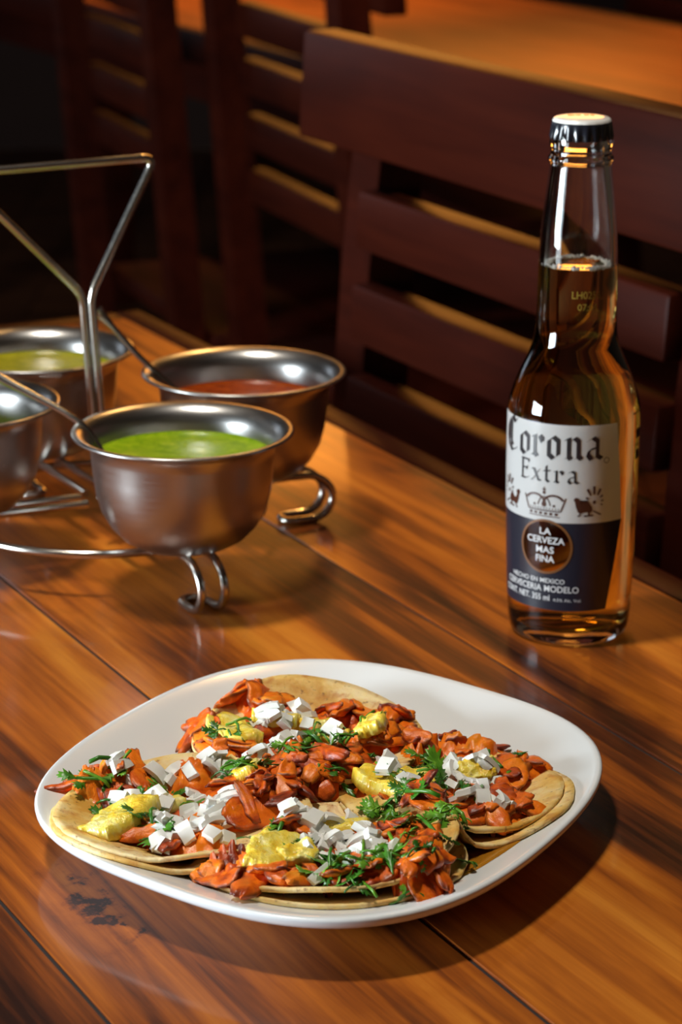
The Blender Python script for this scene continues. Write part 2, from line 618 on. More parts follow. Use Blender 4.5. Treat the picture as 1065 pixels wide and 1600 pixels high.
# ------------------------------------------------------------------ chairs
def make_chair(loc, rz, label, group=None):
    """local x: width, local +y: towards the person behind the back (camera side is -y); z=0 floor.  Back at y=0, seat reaches to -y."""
    t = empty('dining_chair', loc, rz)
    tag(t, label, 'chair', group)
    rk = math.tan(R(4))
    zt = 0.75

    def yb(z):
        return (z - zt) * rk if z > 0.40 else (0.40 - zt) * rk + (0.40 - z) * 0.10

    def raked(name, x0, x1, y0, y1, z0, z1, bev=0.003):
        o = box(name, x0, x1, y0, y1, z0, z1, M['dark_wood'], t, bevel=bev)
        for v in o.data.vertices:
            v.co.y += yb(v.co.z)
        return o
    hw = 0.2215
    raked('top_rail', -0.2565, 0.2565, -0.024, 0.002, zt + 0.135, zt + 0.207)
    for k in range(4):
        zc = zt + 0.0885 - k * 0.063
        raked('slat', -hw + 0.0385, hw - 0.0385, -0.014, 0.008, zc - 0.0195, zc + 0.0195)
    for sx in (-1, 1):
        x0, x1 = sorted((sx * hw, sx * (hw - 0.04)))
        bm = bmesh.new()
        zs = [0, 0.15, 0.3, 0.40, 0.5, 0.65, 0.80, 0.94]
        rows = []
        for z in zs:
            y = yb(z)
            ya, yb_ = y - 0.002, y + 0.034
            if z > 0.8:
                ya += 0.006
            rows.append([bm.verts.new((xx, yy, z)) for xx, yy in ((x0, ya), (x1, ya), (x1, yb_), (x0, yb_))])
        for a, b in zip(rows[:-1], rows[1:]):
            for k in range(4):
                bm.faces.new((a[k], a[(k + 1) % 4], b[(k + 1) % 4], b[k]))
        bm.faces.new(rows[0][::-1])
        bm.faces.new(rows[-1])
        bm_obj('back_post', bm, M['dark_wood'], t)
        box('front_leg', min(sx * hw, sx * (hw - 0.042)), max(sx * hw, sx * (hw - 0.042)), -0.43, -0.39, 0, 0.43, M['dark_wood'], t, bevel=0.003)
        box('side_stretcher', min(sx * (hw - 0.01), sx * (hw - 0.032)), max(sx * (hw - 0.01), sx * (hw - 0.032)), -0.40, 0.0, 0.18, 0.21, M['dark_wood'], t)
    box('seat', -hw - 0.005, hw + 0.005, -0.445, -0.03, 0.43, 0.455, M['dark_wood'], t, bevel=0.008)
    box('seat_rail', -hw + 0.04, hw - 0.04, -0.425, -0.405, 0.37, 0.43, M['dark_wood'], t)
    return t


# near chair: seat tucked under the table, its back towards the aisle (+n)
p = wn_pt(-1.3215, 0.802, FZ)
make_chair(p, RZ, 'red-brown slatted wooden chair standing right behind the beer bottle')


# chairs of the far table: seats point away from the camera (+n), so the backs face us
def far_chair(lp, yaw_deg, label):
    """lp: world XY of the left post seen from the camera; yaw like the table axis but turned."""
    a = R(-90 + yaw_deg)
    d = Vector((math.cos(a), math.sin(a), 0))
    c = Vector((lp[0], lp[1], FZ)) + d * 0.2
    return make_chair(c, a + math.pi, label)


far_chair((-0.112, 2.93), 21, 'dark blurred slatted chair left of the near chair, against the far table')
far_chair((-0.335, 3.38), 21, 'leftmost dark chair, blurred in the far background behind the caddy handle')
far_chair((0.62, 3.9), 200, 'dark chair back on the far side of the far table at upper right')

# ------------------------------------------------------------------ plate
PC = (-0.0068, 0.9126)
PCO = [0.11287, -0.0086, 0.00326, 0.00393, 0.00342, -0.00101, -0.00014]


def plate_r(th):
    return PCO[0] + sum(PCO[1 + 2 * k] * math.cos(2 * (k + 1) * th) + PCO[2 + 2 * k] * math.sin(2 * (k + 1) * th) for k in range(3))


PLATE_PROF = [(0.0, 0.0062), (0.30, 0.0062), (0.52, 0.0064), (0.62, 0.0078), (0.72, 0.0110), (0.82, 0.0153), (0.91, 0.0192), (0.965, 0.0212), (0.988, 0.0218), (0.997, 0.0215), (1.0, 0.0206), (0.998, 0.0192), (0.988, 0.0178), (0.95, 0.0160), (0.86, 0.0108), (0.76, 0.0050), (0.70, 0.0014), (0.66, 0.0), (0.63, 0.0), (0.61, 0.0016), (0.3, 0.0022), (0.0, 0.0022)]


def plate_z(X, Y):
    dx, dy = X - PC[0], Y - PC[1]
    rho = math.hypot(dx, dy) / plate_r(math.atan2(dy, dx))
    pr = PLATE_PROF[:9]
    for (a, za), (b, zb) in zip(pr[:-1], pr[1:]):
        if rho <= b:
            return za + (zb - za) * (rho - a) / (b - a)
    return 0.0218 if rho < 1.0 else 0.0


n = 128
vs_, fs, rows = [], [], []
for q, z in PLATE_PROF:
    if q == 0:
        rows.append([len(vs_)])
        vs_.append((0, 0, z))
    else:
        rows.append(list(range(len(vs_), len(vs_) + n)))
        for k in range(n):
            th = 2 * math.pi * k / n
            r = plate_r(th) * q
            vs_.append((r * math.cos(th), r * math.sin(th), z))
for a, b in zip(rows[:-1], rows[1:]):
    for k in range(n):
        k2 = (k + 1) % n
        if len(a) == 1:
            fs.append((a[0], b[k], b[k2]))
        elif len(b) == 1:
            fs.append((a[k], b[0], a[k2]))
        else:
            fs.append((a[k], b[k], b[k2], a[k2]))
pl = mesh('plate', vs_, fs, M['china'])
pl.location = (PC[0], PC[1], 0.0)
tag(pl, 'white rounded-diamond plate under the four tacos on the table', 'plate')

# orange grease that ran out between the front and the right taco
pud = [(0.036, 0.866), (0.0480, 0.8700), (0.060, 0.8710), (0.0690, 0.8680), (0.0665, 0.8600), (0.0600, 0.8505), (0.0540, 0.8430), (0.0480, 0.8360), (0.0420, 0.8320), (0.0350, 0.8330), (0.031, 0.848)]
pp = smooth_path([(x, y, 0) for x, y in pud], 5, True)
cx = sum(v.x for v in pp) / len(pp)
cy = sum(v.y for v in pp) / len(pp)
vs_, fs = [(cx, cy, plate_z(cx, cy) + 0.0011)], []
K = len(pp)
for ri, q in enumerate((0.3, 0.55, 0.78, 0.93, 1.0)):
    for v in pp:
        x, y = cx + (v.x - cx) * q, cy + (v.y - cy) * q
        vs_.append((x, y, plate_z(x, y) + (0.0010, 0.0010, 0.0009, 0.0007, 0.0001)[ri]))
for k in range(K):
    fs.append((0, 1 + k, 1 + (k + 1) % K))
for ri in range(4):
    for k in range(K):
        a = 1 + ri * K
        fs.append((a + k, a + K + k, a + K + (k + 1) % K, a + (k + 1) % K))
pd = mesh('grease_puddle', vs_, fs, M['oil'])
tag(pd, 'orange grease puddle on the plate between front and right tacos', 'sauce')

# ------------------------------------------------------------------ tacos
GX0, GY0, GS = -0.14, 0.76, 0.0012
GN = (240, 250)
HM = np.zeros((GN[1], GN[0]))
for j in range(GN[1]):
    for i in range(GN[0]):
        HM[j, i] = plate_z(GX0 + i * GS, GY0 + j * GS) or 0.0218


def hm_at(X, Y):
    i = (X - GX0) / GS
    j = (Y - GY0) / GS
    i0, j0 = int(max(0, min(GN[0] - 2, i))), int(max(0, min(GN[1] - 2, j)))
    a, b = min(max(i - i0, 0), 1), min(max(j - j0, 0), 1)
    return (HM[j0, i0] * (1 - a) + HM[j0, i0 + 1] * a) * (1 - b) + (HM[j0 + 1, i0] * (1 - a) + HM[j0 + 1, i0 + 1] * a) * b


def hm_patch(X, Y, r):
    i0, i1 = int((X - r - GX0) / GS), int((X + r - GX0) / GS) + 1
    j0, j1 = int((Y - r - GY0) / GS), int((Y + r - GY0) / GS) + 1
    i0, j0 = max(i0, 0), max(j0, 0)
    i1, j1 = min(i1, GN[0] - 1), min(j1, GN[1] - 1)
    ii, jj = np.meshgrid(np.arange(i0, i1 + 1), np.arange(j0, j1 + 1))
    x = GX0 + ii * GS - X
    y = GY0 + jj * GS - Y
    m = (x * x + y * y) <= r * r
    return ii[m], jj[m], x[m], y[m]


def raise_hm_tris(verts, faces):
    """stamp the top of a mesh (world coordinates) into the height map"""
    for x, y, z in verts:
        i, j = int(round((x - GX0) / GS)), int(round((y - GY0) / GS))
        for di in (-1, 0, 1):
            for dj in (-1, 0, 1):
                a, b = i + di, j + dj
                if 0 <= a < GN[0] and 0 <= b < GN[1] and HM[b, a] < z:
                    HM[b, a] = z


def tortilla(parent, C, a, b, yaw, shape, seed, thick=0.0018):
    """a soft disc; shape(u, v) gives its wanted height; never sinks below what lies under it"""
    nr, ns = 16, 80
    cy_, sy_ = math.cos(yaw), math.sin(yaw)
    top = []
    for ir in range(nr + 1):
        q = ir / nr
        for k in range(ns):
            th = 2 * math.pi * k / ns
            rag = 1 + 0.018 * noise.noise((math.cos(th) * 2.2 + seed, math.sin(th) * 2.2, seed)) + 0.008 * noise.noise((math.cos(th) * 9 + seed, math.sin(th) * 9, 3))
            u, v = q * a * rag * math.cos(th), q * b * rag * math.sin(th)
            X, Y = C[0] + u * cy_ - v * sy_, C[1] + u * sy_ + v * cy_
            z = shape(u / a, v / b) + 0.0013 * noise.noise((X * 55 + seed, Y * 55, seed)) * (0.3 + q)
            top.append([X, Y, z])
    Z = np.array([t[2] for t in top]).reshape(nr + 1, ns)
    floor_ = np.array([hm_at(t[0], t[1]) + thick + 0.0002 for t in top]).reshape(nr + 1, ns)
    Z = np.maximum(Z, floor_)
    for _ in range(3):
        Zs = Z.copy()
        Zs[1:-1] = 0.25 * (Z[:-2] + Z[2:] + np.roll(Z, 1, 1)[1:-1] + np.roll(Z, -1, 1)[1:-1])
        Zs[-1] = 0.34 * Z[-2] + 0.33 * (np.roll(Z, 1, 1)[-1] + np.roll(Z, -1, 1)[-1])
        Zs[0] = Zs[0].mean()
        Z = np.maximum(Zs, floor_)
    for t, z in zip(top, Z.ravel()):
        t[2] = float(z)
    verts, faces = [], []
    ctr = (C[0], C[1], top[0][2])
    verts.append(ctr)
    for ir in range(1, nr + 1):
        verts += [tuple(t) for t in top[ir * ns:(ir + 1) * ns]]
    nt_ = len(verts)
    # rounded edge ring and underside
    edge = top[nr * ns:]
    verts += [(C[0] + (x - C[0]) * 1.006, C[1] + (y - C[1]) * 1.006, z - thick * 0.5) for x, y, z in edge]
    low0 = len(verts)
    for ir in range(nr, 0, -1):
        verts += [(x, y, z - thick) for x, y, z in top[ir * ns:(ir + 1) * ns]]
    verts.append((ctr[0], ctr[1], ctr[2] - thick))
    for k in range(ns):
        faces.append((0, 1 + k, 1 + (k + 1) % ns))
    rings = [1 + i * ns for i in range(nr)] + [nt_] + [low0 + i * ns for i in range(nr)]
    for r0, r1 in zip(rings[:-1], rings[1:]):
        for k in range(ns):
            k2 = (k + 1) % ns
            faces.append((r0 + k, r1 + k, r1 + k2, r0 + k2))
    last = len(verts) - 1
    for k in range(ns):
        faces.append((rings[-1] + k, last, rings[-1] + (k + 1) % ns))
    o = mesh('tortilla', [(x - parent.location.x, y - parent.location.y, z - parent.location.z) for x, y, z in verts], faces, M['tortilla'], parent)
    # stamp
    for x, y, z in top:
        i, j = (x - GX0) / GS, (y - GY0) / GS
        for aa in (int(i), int(i) + 1):
            for bb in (int(j), int(j) + 1):
                if 0 <= aa < GN[0] and 0 <= bb < GN[1]:
                    HM[bb, aa] = max(HM[bb, aa], z)
    # fill small holes between samples
    ii, jj, xx, yy = hm_patch(C[0], C[1], max(a, b) * 0.99)
    H2 = HM.copy()
    for q_, w_ in zip(ii, jj):
        nb_ = HM[max(w_ - 1, 0):w_ + 2, max(q_ - 1, 0):q_ + 2]
        med = float(np.median(nb_))
        if HM[w_, q_] < med - 0.0008:
            H2[w_, q_] = med
    HM[:] = H2
    return o


# ---- topping meshes (variants shared by the copies)
def slab_mesh(name, L, W, T, mat, seed, bend=0.0, twist=0.0, jag=0.15, rough=0.0006, nu=9, nv=5, taper=0.4, round_=0.8, warp=0.0012):
    rnd = random.Random(seed)
    vt, vb, ch = [], [], []
    for i in range(nu + 1):
        s = i / nu * 2 - 1
        wid = W / 2 * (1 - taper * abs(s) ** 2.5) * (1 + jag * noise.noise((s * 2.3, seed * 1.7, 0)))
        sh = W * 0.18 * noise.noise((s * 1.4, seed * 2.1, 5))
        for j in range(nv + 1):
            q = j / nv * 2 - 1
            x = s * L / 2 * (1 + jag * 0.4 * noise.noise((q * 2, seed, 9)))
            y = q * wid + sh + W * jag * 0.35 * noise.noise((s * 6, q * 1.0, seed)) * abs(q)
            e = max(abs(s) ** 6, abs(q) ** 4)
            t = T / 2 * (1 - round_ * e)
            zc = bend * (s * s - 0.4) + twist * s * q + rough * 2.2 * noise.noise((x * 130, y * 130, seed)) + warp * noise.noise((s * 1.8, q * 1.5, seed + 30))
            rr = rough * noise.noise((x * 420, y * 420, seed + 3))
            ch.append(max(abs(s) ** 5, abs(q) ** 4) + 0.9 * noise.noise((x * 190, y * 190, seed + 60)))
            vt.append((x, y, zc + t + rr))
            vb.append((x, y, zc - t + rr))
    st = nv + 1
    verts = vt + vb
    B = len(vt)
    faces = []
    for i in range(nu):
        for j in range(nv):
            a = i * st + j
            faces.append((a, a + st, a + st + 1, a + 1))
            faces.append((B + a, B + a + 1, B + a + st + 1, B + a + st))
    for i in range(nu):
        a = i * st
        faces.append((a, B + a, B + a + st, a + st))
        a = i * st + nv
        faces.append((a, a + st, B + a + st, B + a))
    for j in range(nv):
        a = j
        faces.append((a, a + 1, B + a + 1, B + a))
        a = nu * st + j
        faces.append((a, B + a, B + a + 1, a + 1))
    me = bpy.data.meshes.new(name)
    me.from_pydata(verts, [], faces)
    me.materials.append(mat)
    me.polygons.foreach_set('use_smooth', [True] * len(me.polygons))
    me.update()
    at = me.attributes.new('char', 'FLOAT', 'POINT')
    at.data.foreach_set('value', [min(1.0, max(0.0, c)) for c in ch + ch])
    me['T'] = T
    me['Rr'] = 0.42 * (L + W) / 2
    return me


MEAT = [slab_mesh('meat_strip', L, W, T, M['meat'], s, bend=bd, twist=tw, jag=0.30, rough=0.00022, nu=12, nv=7, taper=0.45, round_=0.78, warp=0.0016) for s, (L, W, T, bd, tw) in enumerate([
    (0.029, 0.0125, 0.0036, 0.0008, 0.0006), (0.023, 0.0140, 0.0032, -0.0010, 0.0008), (0.034, 0.0100, 0.0042, 0.0008, -0.0006), (0.020, 0.0130, 0.0038, 0.0006, 0.0006),
    (0.027, 0.0155, 0.0030, 0.0012, 0.0010), (0.018, 0.0105, 0.0046, -0.0006, 0.0006), (0.031, 0.0092, 0.0044, -0.0010, 0.0006), (0.015, 0.0095, 0.0046, 0.0005, -0.0006)], 1)]
def onion_mesh(seed, L, W, T, arc_):
    """a diced piece of onion layer: skewed four-sided block, bent like the layer it was cut from, edges eased"""
    rnd = random.Random(seed)
    cs = [(sx * L / 2 * rnd.uniform(0.62, 1.12), sy * W / 2 * rnd.uniform(0.6, 1.15)) for sx, sy in ((-1, -1), (1, -1), (1, 1), (-1, 1))]
    nu, nv = 5, 3
    bm = bmesh.new()
    lay = []
    for sg in (-1, 1):
        g = []
        for i in range(nu + 1):
            row = []
            for j in range(nv + 1):
                a, b = i / nu, j / nv
                k = 0.93 if sg > 0 else 1.0
                x = ((cs[0][0] * (1 - a) + cs[1][0] * a) * (1 - b) + (cs[3][0] * (1 - a) + cs[2][0] * a) * b) * k
                y = ((cs[0][1] * (1 - a) + cs[1][1] * a) * (1 - b) + (cs[3][1] * (1 - a) + cs[2][1] * a) * b) * k
                z = sg * T / 2 - arc_ * (2 * x / L) ** 2 + 0.00012 * noise.noise((x * 700, y * 700, seed))
                row.append(bm.verts.new((x, y, z)))
            g.append(row)
        lay.append(g)
    for sg, g in ((-1, lay[0]), (1, lay[1])):
        for i in range(nu):
            for j in range(nv):
                q = (g[i][j], g[i + 1][j], g[i + 1][j + 1], g[i][j + 1])
                bm.faces.new(q if sg > 0 else q[::-1])
    A, B = lay
    for i in range(nu):
        bm.faces.new((A[i][0], A[i + 1][0], B[i + 1][0], B[i][0]))
        bm.faces.new((A[i + 1][nv], A[i][nv], B[i][nv], B[i + 1][nv]))
    for j in range(nv):
        bm.faces.new((A[0][j + 1], A[0][j], B[0][j], B[0][j + 1]))
        bm.faces.new((A[nu][j], A[nu][j + 1], B[nu][j + 1], B[nu][j]))
    sharp = [e for e in bm.edges if len(e.link_faces) == 2 and e.calc_face_angle(0) > 0.7]
    bmesh.ops.bevel(bm, geom=sharp, offset=T * 0.13, segments=2, affect='EDGES', profile=0.6)
    me = bpy.data.meshes.new('onion_piece')
    bm.normal_update()
    bm.to_mesh(me)
    bm.free()
    me.materials.append(M['onion'])
    me.polygons.foreach_set('use_smooth', [True] * len(me.polygons))
    me.set_sharp_from_angle(angle=R(50))
    me['T'] = T
    me['Rr'] = 0.42 * (L + W) / 2
    return me


ONION = [onion_mesh(400 + k, L, W, T, a) for k, (L, W, T, a) in enumerate([
    (0.0085, 0.0064, 0.0017, 0.0009), (0.0074, 0.0058, 0.0022, 0.0005), (0.0098, 0.0060, 0.0016, 0.0013), (0.0064, 0.0050, 0.0027, 0.0003), (0.0090, 0.0076, 0.0016, 0.0012), (0.0055, 0.0044, 0.0022, 0.0003), (0.0115, 0.0050, 0.0018, 0.0010), (0.0135, 0.0092, 0.0015, 0.0022)])]
PINE = [slab_mesh('pineapple_chunk', L, W, T, M['pine'], 80 + s, bend=0.001, jag=0.22, rough=0.0006, nu=20, nv=14, taper=0.25, round_=0.3, warp=0.0012) for s, (L, W, T) in enumerate([(0.029, 0.016, 0.0080), (0.020, 0.014, 0.0075), (0.015, 0.011, 0.0070), (0.032, 0.019, 0.0080)])]


def leaf_mesh(name, seed, size, kind):
    """lobed cilantro leaflet with stalk, or a chopped stem"""
    rnd = random.Random(seed)
    verts, faces = [], []
    T = 0.0002

    def zz(x, y):
        return size * (0.30 * noise.noise((x / size * 1.3, y / size * 1.3, seed)) + 0.25 * (y / size) ** 2 * (1 if seed % 2 else -1))

    def fan(outline, c):
        b = len(verts)
        k = len(outline)
        for sg in (1, -1):
            verts.append((c[0], c[1], zz(*c) + sg * T / 2 + size * 0.02))
            for q in (0.55, 1.0):
                for x, y in outline:
                    X, Y = c[0] + (x - c[0]) * q, c[1] + (y - c[1]) * q
                    verts.append((X, Y, zz(X, Y) + sg * T / 2))
        h = 1 + 2 * k
        for i in range(k):
            j = (i + 1) % k
            faces.append((b, b + 1 + i, b + 1 + j))
            faces.append((b + 1 + i, b + 1 + k + i, b + 1 + k + j, b + 1 + j))
            faces.append((b + h, b + h + 1 + j, b + h + 1 + i))
            faces.append((b + h + 1 + i, b + h + 1 + j, b + h + 1 + k + j, b + h + 1 + k + i))
            faces.append((b + 1 + k + i, b + h + 1 + k + i, b + h + 1 + k + j, b + 1 + k + j))

    def lobe(cx, cy, ang, ln, wd):
        pts = []
        prof = [(0.0, 0.10), (0.22, 0.34), (0.50, 0.98), (0.46, 0.50), (0.78, 1.05), (0.70, 0.45), (0.98, 0.50), (0.90, 0.18), (1.04, 0.0)]
        for t, w_ in prof:
            pts.append((t * ln, w_ * wd * rnd.uniform(0.85, 1.15)))
        for t, w_ in prof[-2::-1]:
            pts.append((t * ln, -w_ * wd * rnd.uniform(0.85, 1.15)))
        ca, sa = math.cos(ang), math.sin(ang)
        out = [(cx + x * ca - y * sa, cy + x * sa + y * ca) for x, y in pts]
        fan(out, (cx + ln * 0.45 * ca, cy + ln * 0.45 * sa))

    def stem(p0, p1, rad):
        b = len(verts)
        n_ = 5
        ca = math.atan2(p1[1] - p0[1], p1[0] - p0[0])
        for i in range(5):
            q = i / 4
            x, y = p0[0] + (p1[0] - p0[0]) * q, p0[1] + (p1[1] - p0[1]) * q
            z = zz(x, y) + size * 0.12 * math.sin(q * 3.1)
            for k in range(n_):
                a_ = 2 * math.pi * k / n_
                verts.append((x - math.sin(ca) * rad * math.cos(a_), y + math.cos(ca) * rad * math.cos(a_), z + rad * math.sin(a_)))
        for i in range(4):
            for k in range(n_):
                k2 = (k + 1) % n_
                faces.append((b + i * n_ + k, b + (i + 1) * n_ + k, b + (i + 1) * n_ + k2, b + i * n_ + k2))
        faces.append(tuple(b + k for k in range(n_)))
        faces.append(tuple(b + 4 * n_ + k for k in range(n_))[::-1])
    if kind == 'leaf':
        lobe(0, 0, 0, size * 0.62, size * 0.24)
        lobe(-0.04 * size, 0.03 * size, 1.05, size * 0.50, size * 0.20)
        lobe(-0.04 * size, -0.03 * size, -1.05, size * 0.50, size * 0.20)
        stem((-0.45 * size, 0.02 * size), (0.02 * size, 0), size * 0.035)
    elif kind == 'half':
        lobe(-0.25 * size, 0, 0.2, size * 0.62, size * 0.22)
        lobe(-0.25 * size, 0, 1.2, size * 0.42, size * 0.17)
    elif kind == 'sprig':
        lobe(0.05 * size, 0, 0.1, size * 0.45, size * 0.16)
        lobe(-0.1 * size, 0.02 * size, 1.1, size * 0.36, size * 0.14)
        lobe(-0.2 * size, -0.02 * size, -0.9, size * 0.40, size * 0.15)
        stem((-0.6 * size, -0.1 * size), (0.1 * size, 0), size * 0.04)
    elif kind == 'strip':
        lobe(-0.5 * size, 0, 0.0, size, size * 0.12)
    else:
        stem((-0.5 * size, -0.06 * size), (0.5 * size, 0.06 * size), size * 0.06)
    me = bpy.data.meshes.new(name)
    me.from_pydata(verts, [], faces)
    me.materials.append(M['leaf'])
    me.polygons.foreach_set('use_smooth', [True] * len(me.polygons))
    me.update()
    me['T'] = 0.0016
    me['Rr'] = size * 0.38
    return me


LEAF = [leaf_mesh('cilantro_leaf', 1, 0.018, 'leaf'), leaf_mesh('cilantro_leaf', 2, 0.013, 'half'), leaf_mesh('cilantro_leaf', 3, 0.016, 'sprig'), leaf_mesh('cilantro_leaf', 4, 0.016, 'leaf'), leaf_mesh('cilantro_leaf', 5, 0.012, 'strip'), leaf_mesh('cilantro_leaf', 6, 0.011, 'leaf'), leaf_mesh('cilantro_leaf', 7, 0.013, 'sprig')]
STEM = [leaf_mesh('cilantro_stem', 8, 0.014, 'stem'), leaf_mesh('cilantro_stem', 9, 0.010, 'stem')]


def drop(me, parent, X, Y, yaw, rnd, jt=0.25, scale=1.0, pct=70, embed=0.15, lift=0.0, maxtilt=0.75, stamp=0.8):
    r = me['Rr'] * scale
    T = me['T'] * scale
    ii, jj, xx, yy = hm_patch(X, Y, r)
    h = HM[jj, ii]
    A = np.stack([np.ones_like(xx), xx, yy], 1)
    co = np.linalg.lstsq(A, h, rcond=None)[0]
    gx = max(-maxtilt, min(maxtilt, co[1] * 0.8 + rnd.gauss(0, jt)))
    gy = max(-maxtilt, min(maxtilt, co[2] * 0.8 + rnd.gauss(0, jt)))
    res = h - (co[1] * 0.8 * xx + co[2] * 0.8 * yy)
    base = float(np.percentile(res, pct))
    z = base + T * (0.5 - embed) + lift
    nrm = Vector((-gx, -gy, 1)).normalized()
    q = nrm.to_track_quat('Z', 'Y')
    mat = q.to_matrix().to_4x4() @ Matrix.Rotation(yaw, 4, 'Z')
    o = bpy.data.objects.new(me.name.split('.')[0], me)
    link(o, parent)
    o.rotation_euler = mat.to_euler()
    o.scale = (scale,) * 3
    o.location = Vector((X, Y, z)) - parent.location
    m = (xx * xx + yy * yy) < (r * stamp) ** 2
    top = z + T * 0.5 + gx * xx[m] + gy * yy[m]
    HM[jj[m], ii[m]] = np.maximum(HM[jj[m], ii[m]], top)
    return o


def meat_heap(parent, pts, seed, hgt):
    """bumpy bed of chopped meat that the slices lie on"""
    W = np.zeros_like(HM)
    for X, Y in pts:
        ii, jj, xx, yy = hm_patch(X, Y, 0.0115)
        q = np.sqrt(xx * xx + yy * yy) / 0.0115
        W[jj, ii] = np.maximum(W[jj, ii], (1 - q ** 2) ** 2)
    Z = HM.copy()
    idx, verts, faces = {}, [], []
    js, is_ = np.nonzero(W > 0.02)
    for j, i in zip(js, is_):
        x, y = GX0 + i * GS, GY0 + j * GS
        w_ = min(1.0, W[j, i] * 1.25)
        nz = noise.noise((x * 170 + seed, y * 260, seed)) * 0.7 + noise.noise((x * 420, y * 420 + seed, seed)) * 0.25
        z = HM[j, i] + w_ * hgt * (0.85 + 0.5 * nz) - 0.0010 * (1 - w_)
        Z[j, i] = max(HM[j, i], z)
        idx[(j, i)] = len(verts)
        verts.append((x - parent.location.x, y - parent.location.y, z - parent.location.z))
    for (j, i), a in idx.items():
        if (j + 1, i) in idx and (j, i + 1) in idx and (j + 1, i + 1) in idx:
            faces.append((a, idx[(j, i + 1)], idx[(j + 1, i + 1)], idx[(j + 1, i)]))
    HM[:] = Z
    o = mesh('meat_heap', verts, faces, M['meat'], parent)
    at = o.data.attributes.new('char', 'FLOAT', 'POINT')
    at.data.foreach_set('value', [max(0.0, min(1.0, 0.25 + 0.9 * noise.noise((v[0] * 260, v[1] * 260, seed + 5)))) for v in verts])
    return o


